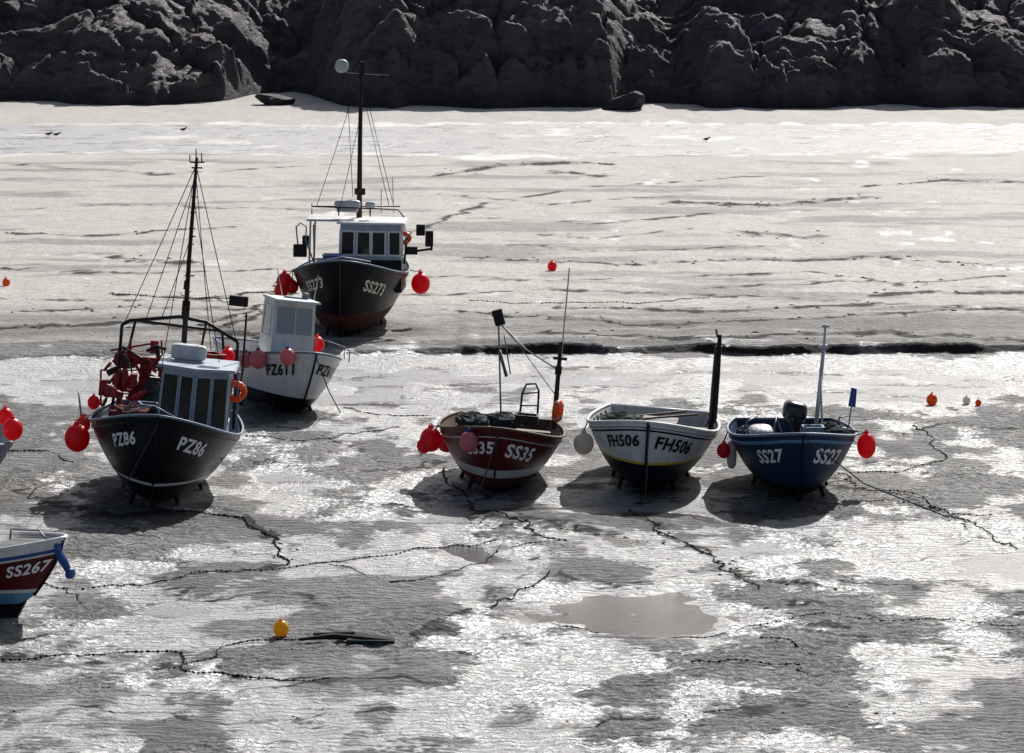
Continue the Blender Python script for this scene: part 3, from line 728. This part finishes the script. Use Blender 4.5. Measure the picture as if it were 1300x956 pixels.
# ---- SS273
B_=Boat('fishing_boat','large black fishing boat SS273 lying farthest out with rusty bottom and tall mast',430,434,2.5,1,6.2,2.8,.82,.06,(1.42,1.42,1.98),.4,
 [('z',.60,0),('z',.64,1),('d',0,2)],[M['rust'],M['maroon'],BK],.5,[M['offwhite'],M['deckgrey']],M['slate'],.022,foredeck=.8)
B_.text('SS273',1,.70,.38,.34,M['letter_cream'],.12); B_.text('SS273',-1,.5,.34,.34,M['letter_cream'],.12)
zt=B_.P(470,284,-2.6).z; cyy=B_.P(471,300,-2.6).y
house(B_,-2.4,-4.0,cyy,.78,1.0,zt,.1,M['paleslate'],WH,[(1,.08,.46,.56,.88),(1,.6,.98,.56,.88),(2,.08,.46,.56,.88),(2,.62,.94,.56,.88),(0,.1,.5,.56,.88),(0,.6,.9,.56,.88),(3,.2,.8,.56,.88)],WH,M['glass'],over=.06,lower=M['navy'],fw=.045,kk=.48)
mb=MB(); a=B_.P(392,275,-3.0); b=B_.P(430,275,-3.0); mb.box(((-3.6),(a.y+b.y)/2,zt+.03),(1.4,abs(b.y-a.y)+.1,.05)); mb.tube([Vector((-2.95,a.y+.05,zt)),Vector((-2.95,a.y+.02,1.2))],.025); mb.tube([Vector((-4.2,a.y+.05,zt)),Vector((-4.2,a.y+.02,1.2))],.025); mb.build('shelter',M['offwhite'],B_.root)
mb=MB(); c=B_.P(441,260,-3.2); mb.sq(c,(.14,.32,.12),.4); mb.box(c-Vector((0,0,.14)),(.3,.5,.05)); mb.build('liferaft_canister',M['offwhite'],B_.root)
mb=MB(); c=B_.P(470,261,-3.2); mb.sq(c,(.10,.12,.10),.5); mb.tube([c-Vector((0,0,.2)),c],.03); mb.tube([B_.P(484,270,-3.2),B_.P(484,240,-3.2)],.012); mb.tube([B_.P(500,272,-3.2),B_.P(498,225,-3.2)],.01); mb.build('radar_unit',M['offwhite'],B_.root)
spars(B_,'roof_rail',[([(396,272,-2.9),(396,262,-2.9),(505,266,-2.9),(513,276,-2.9)],.018),([(430,264,-2.9),(430,274,-2.9)],.016),([(470,265,-2.9),(470,275,-2.9)],.016),([(396,262,-4.0),(508,262,-4.0)],.016),([(396,262,-2.9),(396,258,-4.0)],.016)],M['darksteel'])
XM=-3.8
mb=MB(); mb.tube([B_.P(456,276,XM),B_.P(457,180,XM),B_.P(459,78,XM)],[.07,.055,.045],8); mb.tube([B_.P(432,93,XM),B_.P(493,97,XM)],.028,6); mb.box(B_.P(487,97,XM),(.06,.12,.08)); mb.box(B_.P(457,243,XM),(.14,.26,.16)); mb.tube([B_.P(461,78,XM),B_.P(462,92,XM)],.05,8)
for y in (110,135): mb.box(B_.P(458,y,XM),(.08,.09,.14))
mb.build('mast',M['darkwood'],B_.root,smooth=False)
mb=MB(); mb.sq(B_.P(434,84,XM),(.12,.17,.17),.9); mb.build('radar_reflector',M['offwhite'],B_.root,smooth=True)
stays(B_,[((457,95,XM),(402,262,-2.9)),((459,95,XM),(500,262,-4)),((459,110,XM),(494,262,-2.9)),((440,94,XM),(448,250,XM)),((457,150,XM),(432,262,-2.9))])
spars(B_,'hauler_arm',[([(515,322,-2.9),(532,318,-2.9),(548,316,-2.9)],.03),([(513,335,-2.9),(517,300,-2.9)],.026),([(548,318,-2.9),(547,296,-2.9)],.026)],M['darksteel'])
for (x,y,w,h) in ((534,292,11,14),(545,303,10,20),(523,318,14,10)): lampbox(B_,x,y,w,h,-2.9,M['darksteel'],'hauler_block')
for (x,y,w,h) in ((381,318,17,16),(389,305,10,12)): lampbox(B_,x,y,w,h,-3.4,M['darksteel'],'gear_box')
spars(B_,'davit',[([(398,332,-2.6),(388,305,-2.6),(389,288,-2.6),(382,283,-2.6),(376,288,-2.6),(378,310,-2.6)],.018),([(398,285,-3),(399,335,-3)],.018)],M['steel'])
spars(B_,'bow_rail',[([(400,345,-1.2),(402,332,-1.2),(434,326,-.2),(470,332,-1.2),(472,346,-1.2)],.013)],M['offwhite'])
c=B_.P(424,334,-1.5); crate(B_,c,(.4,.5,.2),M['midblue'],'bright blue fish box on the foredeck of the large black boat SS273')
ring(B_,512,302,11,-3.0,M['borange'],'orange lifebuoy at the right of the SS273 wheelhouse',Matrix.Rotation(R(40),3,'Y'))
buoy(B_,361,357,10,None,M['bred'],'upper red buoy hung left of the large black boat SS273'); buoy(B_,357,369,9,None,M['bred'],'lower red buoy hung left of the large black boat SS273')
buoy(B_,534,360,12,None,M['bred'],'red buoy hung at the right side of the large black boat SS273'); buoy(B_,371,364,8,None,M['bred'],'red buoy close against the left hull of SS273')
# ---- white PZ611
D=Boat('fishing_boat','small white cabin boat PZ611 leaning to the right behind the black boat PZ86',392,533,-19,7,4.9,2.15,.82,.08,(1.15,1.12,1.42),.5,
 [('z',.40,0),('z',.42,1),('d',0,2)],[BK,M['navy'],WH],.35,[WH,M['deckgrey']],M['slate'],.024,foredeck=.62)
D.text('PZ611',1,.08,.31,.2,M['letter_black'],.1); D.text('PZ611',-1,.40,.31,.22,M['letter_black'],.1)
zt=D.P(380,383,-1.9).z
house(D,-1.55,-2.6,D.P(371,420,-1.8).y,.47,.8,zt,.06,WH,WH,[(1,.16,.99,.55,.92),(2,.03,.84,.55,.92),(3,.2,.8,.5,.9),(0,.2,.8,.5,.9)],WH,M['paleglass'],over=.02,rake=.26,rt=.04,fw=.02)
spars(D,'bow_rail',[([(398,446,-1.4),(400,430,-1.4),(418,434,-.5),(438,441,-.6),(444,446,-1.3),(443,460,-1.3)],.012),([(418,434,-.5),(418,452,-.5)],.01),([(438,441,-.6),(437,456,-.6)],.01)],M['steel'])
spars(D,'aerial',[([(397,392,-2.4),(404,350,-2.4)],.01)],M['offwhite'])
spars(D,'whip_aerial',[([(360,384,-2.4),(352,340,-2.4)],.008)],M['offwhite'])
mb=MB(); c=D.P(376,379,-2.2); mb.sq(c,(.12,.26,.05),.5); mb.sq(c+Vector((0,.2,.06)),(.07,.07,.08),.6); mb.build('roof_gear',M['slate'],D.root)
buoy(D,365,453,10,None,M['bpink'],'faded pink buoy at the bow of the white boat PZ611'); buoy(D,328,456,11,None,M['bpink'],'faded pink buoy on the left side of the white boat PZ611, second from the bow')
buoy(D,403,437,9,-2.1,M['bred'],'red buoy at the right of the PZ611 cabin'); buoy(D,312,457,9,None,M['bpink'],'smaller faded pink buoy toward the stern of the white boat PZ611')
buoy(D,290,452,10,None,M['bred'],'red buoy at the stern end of the white boat PZ611')
# ---- SS35
E=Boat('fishing_boat','maroon open boat SS35 with a white lower band and a leaning pole',624,639,2,5,4.4,2.32,.76,.12,(1.02,1.06,1.40),.4,
 [('z',.44,0),('z',.60,1),('d',.17,2),('d',.15,1),('d',0,2)],[M['rust'],M['offwhite'],M['maroon']],.45,[M['wood'],M['deckgrey']],M['wood'],.026,foredeck=.82)
E.text('SS35',1,.16,.35,.24,M['letter_white'],.12); E.text('SS35',-1,.05,.31,.24,M['letter_white'],.12)
spars(E,'whip_pole',[([(704,545,-2.3),(723,340,-2.3)],.014)],M['offwhite'])
mb=MB(); mb.tube([E.P(703,545,-2.2),E.P(712,434,-2.2)],[.05,.035]); mb.box(E.P(711,455,-2.2),(.08,.26,.05)); mb.box(E.P(709,470,-2.2),(.1,.12,.16)); mb.build('mizzen_post',M['darkwood'],E.root)
spars(E,'boom',[([(636,412,-2.6),(668,444,-2.5),(706,468,-2.2)],.012),([(636,412,-2.6),(660,440,-2.5),(704,500,-2.2)],.008)],M['steel'])
lampbox(E,633,403,13,20,-2.6,M['darksteel'],'flood_lamp',20)
spars(E,'lamp_post',[([(633,412,-2.6),(634,452,-2.6),(636,530,-2.6)],.016),([(634,445,-2.6),(643,478,-2.6)],.03),([(640,425,-2.6),(648,475,-2.6)],.012)],M['steel'])
spars(E,'hoop',[([(659,535,-2.4),(663,500,-2.4),(668,488,-2.4),(680,487,-2.4),(684,496,-2.4),(682,535,-2.4)],.02),([(663,500,-2.4),(684,498,-2.4)],.014),([(661,515,-2.4),(683,515,-2.4)],.014)],M['darksteel'])
ring(E,708,522,15,-2.1,M['borange'],'orange lifebuoy leaning against the rear post of the maroon boat SS35',Matrix.Rotation(R(72),3,'Z')@Matrix.Rotation(R(90),3,'Y'))
for X in (-1.6,-2.9,-3.8):
    t=1+X/E.L; z=E.zs(t)-.17; y=abs(E.pt(t,z,1).y)-.05; mb=MB(); mb.box((X,0,z),(.24,2*y,.035)); mb.build('thwart',M['wood'],E.root,bevel=.005)
pile(E,E.P(600,534,-2.2),(.4,.32,.14),M['net'],'fishing_net','green fishing net heaped in the left side of the maroon boat SS35','fishing net')
pile(E,E.P(640,534,-2.7),(.4,.36,.14),M['net'],'fishing_net','dark fishing net heaped amidships in the maroon boat SS35','fishing net')
crate(E,E.P(668,538,-2.0),(.35,.4,.16),M['darksteel'],'dark fish box amidships in the maroon boat SS35')
buoy(E,547,558,14,None,M['bred'],'large red buoy outermost on the left bow of the maroon boat SS35'); buoy(E,566,562,11,None,M['bred'],'middle red buoy on the left bow of the maroon boat SS35')
buoy(E,595,561,12,None,M['bpink'],'faded pink buoy nearest the stem of the maroon boat SS35'); buoy(E,538,566,9,-1.9,M['bred'],'small red buoy behind the large one left of the maroon boat SS35')
# ---- FH506
G=Boat('fishing_boat','white open rowing type boat FH506 with dark bottom, yellow line and short dark mast',815,643,5,4,4.4,2.42,.78,.12,(1.13,1.12,1.46),.35,
 [('z',.66,0),('z',.71,1),('d',.16,2),('d',.08,0),('d',0.0,3)],[M['navy'],M['yellow'],WH,WH],.5,[M['offwhite'],M['wood']],WH,.03,foredeck=0,full=.52)
G.text('FH506',1,.14,.32,.22,M['letter_black'],.12); G.text('FH506',-1,.14,.29,.22,M['letter_black'],.12)
mb=MB(); mb.tube([G.P(904,556,-3.4),G.P(911,470,-3.4),G.P(914,425,-3.4)],[.07,.055,.04],10); mb.torus(G.P(913,440,-3.4),.055,.012); mb.tube([G.P(911,428,-3.4),G.P(909,418,-3.4)],.018); mb.build('mast',M['darkwood'],G.root,smooth=True)
spars(G,'rolled_sail',[([(909,440,-3.35),(904,500,-3.35),(900,548,-3.35)],.028)],M['rope'])
for X in (-1.2,-2.2,-3.3):
    t=1+X/G.L; z=G.zs(t)-.16; y=abs(G.pt(t,z,1).y)-.05; mb=MB(); mb.box((X,0,z),(.24,2*y,.035)); mb.build('thwart',M['wood'],G.root,bevel=.005)
mb=MB(); mb.box((-2.75,.1,.88),(.75,.6,.5)); mb.box((-2.75,.1,1.145),(.8,.66,.03)); mb.build('engine_box',M['deckgrey'],G.root,bevel=.01)
for i in range(9):
    t=.12+.085*i
    for sg in(1,-1):
        mb=MB(); pts=[]
        for j in range(4):
            z=G.zs(t)-.03-.13*j; p=G.pt(t,z,sg); p.y-=sg*.06; pts.append(p)
        mb.tube(pts,.014,5); mb.build('rib',M['wood'],G.root)
for (x0,y0,x1,y1,X) in ((812,532,885,526,-2.5),(800,529,870,522,-3.2)):
    mb=MB(); mb.tube([G.P(x0,y0,X),G.P(x1,y1,X-.6)],.022,8); a=G.P(x0,y0,X); mb.box(a,(.3,.12,.02)); mb.build('oar',M['wood'],G.root)
mb=MB(); mb.tube([Vector((.03,.03,1.43)),Vector((.05,.03,1.0)),Vector((.02,.05,.5)),Vector((-.05,.05,.1))],.014,6); mb.build('bow_rope',M['rope'],G.root)
buoy(G,741,563,13,None,M['bwhite'],'off white round buoy on the left bow of the white boat FH506',1.1)
pile(G,G.P(790,532,-2.2),(.35,.4,.12),M['net'],'fishing_net','green net and rope heap in the left half of the white boat FH506','fishing net')
# ---- SS27
K=Boat('fishing_boat','dark blue open boat SS27 with black outboard engine and pale mast',1019,645,-1,0,4.3,2.3,.78,.12,(1.05,1.08,1.36),.38,
 [('z',.36,0),('d',.15,1),('d',.13,2),('d',0,1)],[M['navy'],M['blue'],M['lightblue']],.42,[M['blue'],M['deckgrey']],M['slate'],.026,foredeck=.8)
K.text('SS27',1,.22,.37,.24,M['letter_white'],.12); K.text('SS27',-1,.36,.33,.24,M['letter_white'],.12)
mb=MB(); c=K.P(1009,522,-2.4); rr=Matrix.Rotation(R(-12),3,'X'); mb.sq(c,(.26,.22,.19),.62,rr,nu=28,nv=18); mb.sq(c-Vector((0,-.03,.2)),(.2,.15,.07),.5,rr,1); mb.tube([c-Vector((.05,-.03,.22)),c-Vector((.08,-.05,.7))],[.09,.06],8,1); mb.tube([c+Vector((.2,0,-.12)),c+Vector((.55,-.12,-.08))],.025,8); mb.build('outboard_motor',[M['cowl'],M['darksteel']],K.root,smooth=True)
mb=MB(); mb.tube([K.P(1036,540,-2.6),K.P(1046,440,-2.6)],[.04,.035]); mb.tube([K.P(1046,440,-2.6),K.P(1048,412,-2.6)],.022); mb.box(K.P(1046,440,-2.6),(.1,.14,.06)); mb.box(K.P(1048,414,-2.6),(.08,.12,.05)); mb.tube([K.P(1041,470,-2.6),K.P(1044,545,-2.3)],.02);mb.build('mast',M['offwhite'],K.root,smooth=True)
mb=MB(); mb.tube([K.P(1076,550,-2),K.P(1084,495,-2)],.012); mb.build('flag_staff',M['steel'],K.root)
mb=MB(); a=[K.P(1081,492,-2),K.P(1088,494,-2),K.P(1086,517,-2),K.P(1077,516,-2)]; mb.add(a+[p+Vector((-.04,0,0)) for p in a],[(0,1,2,3),(7,6,5,4),(0,4,5,1),(1,5,6,2),(2,6,7,3),(3,7,4,0)]); mb.build('flag',M['bblue'],K.root)
mb=MB(); c=K.P(966,548,-1.9); mb.sq(c,(.4,.22,.12),.7,jit=.03); mb.build('white_cover',M['offwhite'],K.root)
for X in (-1.4,-3.0):
    t=1+X/K.L; z=K.zs(t)-.15; y=abs(K.pt(t,z,1).y)-.05; mb=MB(); mb.box((X,0,z),(.26,2*y,.035)); mb.build('thwart',M['deckgrey'],K.root,bevel=.005)
for seg in ([(942,552,-2),(948,535,-2),(962,528,-2.6)],[(1060,545,-2),(1066,530,-2),(1076,528,-2.6)],[(1055,540,-1.8),(1090,548,-1.9)],[(982,552,-1.9),(986,528,-2.2),(992,548,-2.6)]):
    spars(K,'hoop',[(seg,.016)],M['steel'])
pile(K,K.P(1055,549,-2.0),(.4,.3,.18),M['net'],'fishing_net','dark net heap in the right half of the blue boat SS27','fishing net')
pile(K,K.P(948,552,-2.4),(.35,.2,.16),M['net'],'fishing_net','net and rope heap at the left side of the blue boat SS27','fishing net')
crate(K,K.P(1032,553,-1.6),(.35,.35,.16),M['slate'],'grey blue fish box behind the bow of the blue boat SS27')
buoy(K,1100,566,12,None,M['bred'],'tall red buoy hung on the right side of the blue boat SS27',1.35)
buoy(K,919,572,9,None,M['bred'],'red buoy between the white boat FH506 and the blue boat SS27')
xf=K.outside(929,577,.09); cc=K.W(K.P(929,577,xf)); rt_=empty('fender',cc,'long white fender hung on the left side of the blue boat SS27','fender')
mb=MB(); mb.sq((0,0,0),(.09,.09,.26),.7); mb.build('fender_body',M['bwhite'],rt_,smooth=True); mb=MB(); mb.tube([(0,0,.25),(0.10,-.02,.42)],.012,5); mb.build('lanyard',M['rope'],rt_)
# ---- bottom left boat
N=Boat('fishing_boat','striped white, maroon and pale blue boat SS267 cut by the left edge of the picture',84,790,-58,-2,5.4,2.2,.8,.10,(1.05,1.0,1.32),.6,
 [('z',.26,4),('z',.46,0),('z',.52,1),('d',.22,2),('d',.19,1),('d',.13,3),('d',0,1)],[M['lightblue'],WH,M['maroon'],M['midblue'],M['navy'],WH],.4,[WH,M['deckgrey']],WH,.035,foredeck=.7,pbow=.6,full=.66,keelmat=M['navy'])
N.text('SS267',-1,.08,.25,.28,M['letter_white'],.1)
house(N,-1.9,-3.1,0,.55,.75,1.6,.1,WH,WH,[(1,.15,.9,.45,.85),(2,.1,.85,.45,.85),(0,.2,.8,.45,.85)],WH,M['glass'],over=.04)
mb=MB(); a=N.P(70,694,-.1); b=N.P(89,728,.1); mb.tube([a,(a+b)/2,b],[.05,.07,.05],8); mb.box(a,(.16,.12,.1)); mb.sq(b,(.06,.08,.08),.7); mb.build('anchor_cover',M['midblue'],N.root)
spars(N,'bow_rail',[([(12,690,-1.7),(14,672,-1.7),(50,674,-.8),(64,690,-.5)],.014)],M['steel'])
# ---- far left boat
Q=Boat('fishing_boat','blue boat almost wholly cut off by the left edge with red buoys at its side',-76,652,-4,0,5.2,2.3,.78,.12,(1.0,.95,1.25),.45,
 [('z',.4,0),('z',.44,1),('d',0,2)],[M['navy'],WH,M['midblue']],.42,[M['offwhite'],M['deckgrey']],M['slate'],.03,foredeck=.8)
buoy(Q,7,529,10,-2.6,M['bred'],'upper red buoy on the boat cut off by the left edge',ropem=False); buoy(Q,16,545,13,-2.0,M['bred'],'lower larger red buoy on the boat cut off by the left edge',ropem=False)
# ================================================================ LOOSE THINGS
class World0:
    def W(s,p): return p
    def P(s,px,py,X): return X
W0=World0()
def gbuoy(px,py,rpx,mat,label,st=1.1):
    g0=gp(px,py+rpx); r=rpx/(F/(g0-CAM).length); buoy(W0,0,0,rpx,g0+Vector((0,0,r*.9)),mat,label,st,False,'loose buoys lying on the sand')
gbuoy(357,797,10,M['byellow'],'round yellow buoy lying alone on the wet sand in the foreground')
gbuoy(1183,507,7,M['borange'],'orange buoy on the sand at the right, left of the small white float')
gbuoy(1227,508,5,M['bwhite'],'small white float on the sand at the right')
gbuoy(1242,511,4,M['borange'],'tiny orange float at the far right next to the small white float')
gbuoy(8,358,5,M['borange'],'small orange buoy on the far sand at the left edge')
gbuoy(701,337,6,M['bred'],'small red buoy on the far sand above the maroon boat')
def cat(pts,step):
    P=[Vector(p) for p in pts]; P=[P[0]*2-P[1]]+P+[P[-1]*2-P[-2]]; out=[]
    for i in range(1,len(P)-2):
        a,b,c,d=P[i-1:i+3]; n=max(2,int((c-b).length/step))
        for j in range(n):
            t=j/n; out.append(.5*((2*b)+(c-a)*t+(2*a-5*b+4*c-d)*t*t+(3*b-a-3*c+d)*t**3))
    out.append(P[-2]); return out
def chain(pts,label,w=.035,name='mooring_chain',amp=.35):
    w=w*.62
    P=cat([gpt(*p) for p in pts],.055); mb=MB(); wp=[]
    ii=np.arange(len(P)); o1=amp*fbm(ii*.05,ii*0+len(P)*.7,4,1); o2=amp*1.6*fbm(ii*.06+50,ii*0+len(P)*.3,4,2); sk=fbm(ii*.09+9,ii*0+3,3,4)
    for i,p in enumerate(P):
        x,y=p.x+float(o1[i]),p.y+float(o2[i]); wp.append(Vector((x,y,max(gz(x,y),WL)+.012+w*.4+.035*min(0,float(sk[i])+.05))))
    for i in range(len(wp)-1):
        d=(wp[i+1]-wp[i]); 
        if d.length<1e-5: continue
        d.normalize(); s_=Vector((0,0,1)).cross(d).normalized(); u=d.cross(s_)
        a=w if i%2 else w*.6; b=w*.6 if i%2 else w
        a*=random.uniform(.7,1.5); c=(wp[i]+wp[i+1])/2; l=.045
        mb.add([c-d*l,c+s_*a,c+u*b,c-s_*a,c-u*b,c+d*l],[(0,2,1),(0,3,2),(0,4,3),(0,1,4),(5,1,2),(5,2,3),(5,3,4),(5,4,1)])
    o=mb.build(name,M['chainm']); tag(o,label,'chain','mooring chains lying on the sand'); return o
def rope(P3,label,r=.012):
    mb=MB(); mb.tube(P3,r,6); o=mb.build('mooring_rope',M['rope']); tag(o,label,'rope','mooring ropes from the boats'); return o
chain([(200,650),(265,655),(320,668),(372,714)],'weedy chain running from the keel of PZ86 down to the right',.05)
chain([(100,752),(200,742),(300,728),(420,716),(520,700),(640,688)],'long chain curving across the sand below PZ86',.03)
chain([(620,774),(655,755),(700,735)],'short chain lying on wet sand in the middle foreground',.035)
chain([(800,650),(850,678),(905,708),(955,750)],'chain running from the bow of the white boat FH506 to the lower right',.035)
chain([(1062,606),(1100,628),(1160,636),(1235,670),(1300,700)],'chain running from the blue boat SS27 toward the right edge',.03)
chain([(1090,606),(1150,600),(1195,586),(1180,550),(1150,541)],'looped chain right of the blue boat SS27',.03)
chain([(0,836),(110,832),(230,834),(250,858),(420,866)],'chain crossing the bottom left corner of the sand',.035)
chain([(220,852),(300,822),(420,812)],'chain leading to the yellow buoy',.03)
chain([(870,852),(980,850),(1030,866)],'chain at the bottom right of centre',.03)
chain([(430,516),(470,524),(545,530)],'chain from the bow of the white boat PZ611 to the right',.03)
chain([(10,576),(50,580),(95,588)],'chain between the left edge boat and PZ86',.04)
chain([(300,556),(400,562),(500,543)],'chain on the sand right of the black boat PZ86',.03)
chain([(975,815),(1010,822),(1035,835)],'short chain on the bright sand at the lower right',.03)
chain([(50,742),(75,752),(110,768)],'short chain in front of the striped boat SS267',.035)
chain([(560,600),(600,640),(640,655),(720,690)],'chain from the maroon boat SS35 to the lower right',.035)
chain([(1100,640),(1200,648),(1260,660)],'chain right of the blue boat SS27 bow rope',.025)
chain([(600,388),(760,392),(900,384)],'far chain on the sand behind the maroon boat',.03)
chain([(150,378),(260,384),(350,374)],'far chain on the sand left of the large black boat SS273',.04)
chain([(420,716),(520,745),(640,700),(720,690)],'thin chain looping over the sand below the maroon boat',.025)
chain([(700,800),(860,812),(1010,790),(1300,800)],'long thin chain across the lower right sand',.022)
rope([K.W((.0,.02,1.3)),K.W((.8,1.0,.6)),K.W((1.4,2.4,.1))],'rope from the bow of the blue boat SS27 down to the sand')
rope([D.W((0,0,1.35)),(D.W((0,0,1.35))+gp(432,525,.02))/2-Vector((0,0,.1)),gp(432,525,.02)],'rope from the bow of the white boat PZ611')
rope([E.W((0,0,1.3)),(E.W((0,0,1.3))+gp(598,648,.02))/2-Vector((0,0,.12)),gp(598,648,.02)],'rope from the bow of the maroon boat SS35')
rope([A.W((0,0,1.65)),(A.W((0,0,1.65))+gp(132,648,.02))/2-Vector((0,0,.15)),gp(132,648,.02)],'rope from the bow of the black boat PZ86')
c=gp(440,816); rt_=empty('driftwood',c,'dark weedy timber spar with a pointed plank lying on the foreground sand','driftwood')
mb=MB(); mb.tube([(-.7,0,.05),(-.2,.1,.08),(.25,.0,.06),(.7,-.05,.04)],[.02,.045,.05,.02],8); mb.tube([(-.5,.5,.03),(.1,.1,.12)],[.02,.03],6); mb.build('spar',M['darkwood'],rt_)
mb=MB(); mb.add([(.0,-.1,.02),(.70,-.12,.02),(.68,.1,.03),(.1,.22,.08),(.0,-.1,.06),(.70,-.12,.05),(.68,.1,.06),(.1,.22,.12)],[(0,1,2,3),(4,7,6,5),(0,4,5,1),(1,5,6,2),(2,6,7,3),(3,7,4,0)]); mb.build('plank',M['net'],rt_)
def gull(px,py,label,k=.62):
    g0=gp(px,py); g0.z=max(g0.z,WL); r=empty('gull',g0,label,'gull','gulls on the far sand')
    mb=MB(); prof=[(-.26,.16,.01),(-.18,.17,.05),(-.05,.18,.085),(.08,.2,.08),(.15,.26,.045),(.19,.31,.045),(.24,.315,.03),(.30,.305,.006)]
    mb.tube([(x*k,0,z*k+.03) for x,z,_ in prof],[q*k for _,_,q in prof],10); mb.build('body',M['darksteel'],r,smooth=True)
    for s in(1,-1):
        mb=MB(); mb.tube([(0,.02*s,.13),(0,.02*s,0)],.008,5); mb.build('leg',M['borange'],r)
gull(897,183,'dark gull standing at the edge of the far water right of centre'); gull(62,176,'gull at the edge of the far water near the left edge'); gull(72,177,'second gull from the left beside the far water'); gull(233,170,'gull by the far water left of the tall mast')
mb=MB()
for pts,w,st in TR:
    if st<.65 or w<.06: continue
    P=[gpt(a,b) for a,b in pts]
    for p,q in zip(P[:-1],P[1:]):
        n=int((q-p).length*4*st)
        for _ in range(n):
            t=random.random(); x=p.x+(q.x-p.x)*t+random.gauss(0,w*1.3); y=p.y+(q.y-p.y)*t+random.gauss(0,w*2.5)
            z=gz(x,y); s_=random.uniform(.02,.07)*(1+ (y>92)*.5)
            a0=random.random()*6
            vs=[(x+s_*math.cos(a0+k*1.05)*random.uniform(.5,1.6),y+s_*math.sin(a0+k*1.05)*random.uniform(.5,1.6),z-.01) for k in range(6)]+[(x,y,z+s_*.35)]
            mb.add(vs,[(k,(k+1)%6,6) for k in range(6)])
o=mb.build('seaweed',M['chainm']); tag(o,'dark seaweed strewn in lines over the sand','seaweed',None,'stuff')
# ================================================================ LIGHT, WORLD, CAMERA
AZ,EL=19.0,37.0
wd=bpy.data.worlds.new('World'); SC.world=wd; wd.use_nodes=True; n=wd.node_tree; n.nodes.clear()
o=n.nodes.new('ShaderNodeOutputWorld'); bg=n.nodes.new('ShaderNodeBackground'); sk=n.nodes.new('ShaderNodeTexSky')
sk.sky_type='NISHITA'; sk.sun_disc=False; sk.sun_elevation=R(EL); sk.sun_rotation=R(AZ); sk.dust_density=3.0; sk.air_density=1.0; sk.ozone_density=1.0
bg.inputs[1].default_value=.075
n.links.new(sk.outputs[0],bg.inputs[0]); n.links.new(bg.outputs[0],o.inputs[0])
sl=bpy.data.lights.new('sun','SUN'); sl.energy=5; sl.angle=R(.5); sl.color=(1,.98,.955)
so=bpy.data.objects.new('sun',sl); C.objects.link(so)
dv=Vector((math.sin(R(AZ))*math.cos(R(EL)),math.cos(R(AZ))*math.cos(R(EL)),math.sin(R(EL))))
so.rotation_euler=(-dv).to_track_quat('-Z','Y').to_euler(); so.location=dv*50
cam=bpy.data.cameras.new('camera'); cam.sensor_width=36; cam.lens=F/1300*36; cam.clip_end=6000; cam.clip_start=.5
co_=bpy.data.objects.new('camera',cam); C.objects.link(co_); co_.location=CAM; co_.rotation_euler=(math.pi/2-PIT,0,0)
SC.camera=co_
SC.view_settings.view_transform='Standard'; SC.view_settings.look='None'; SC.view_settings.exposure=0
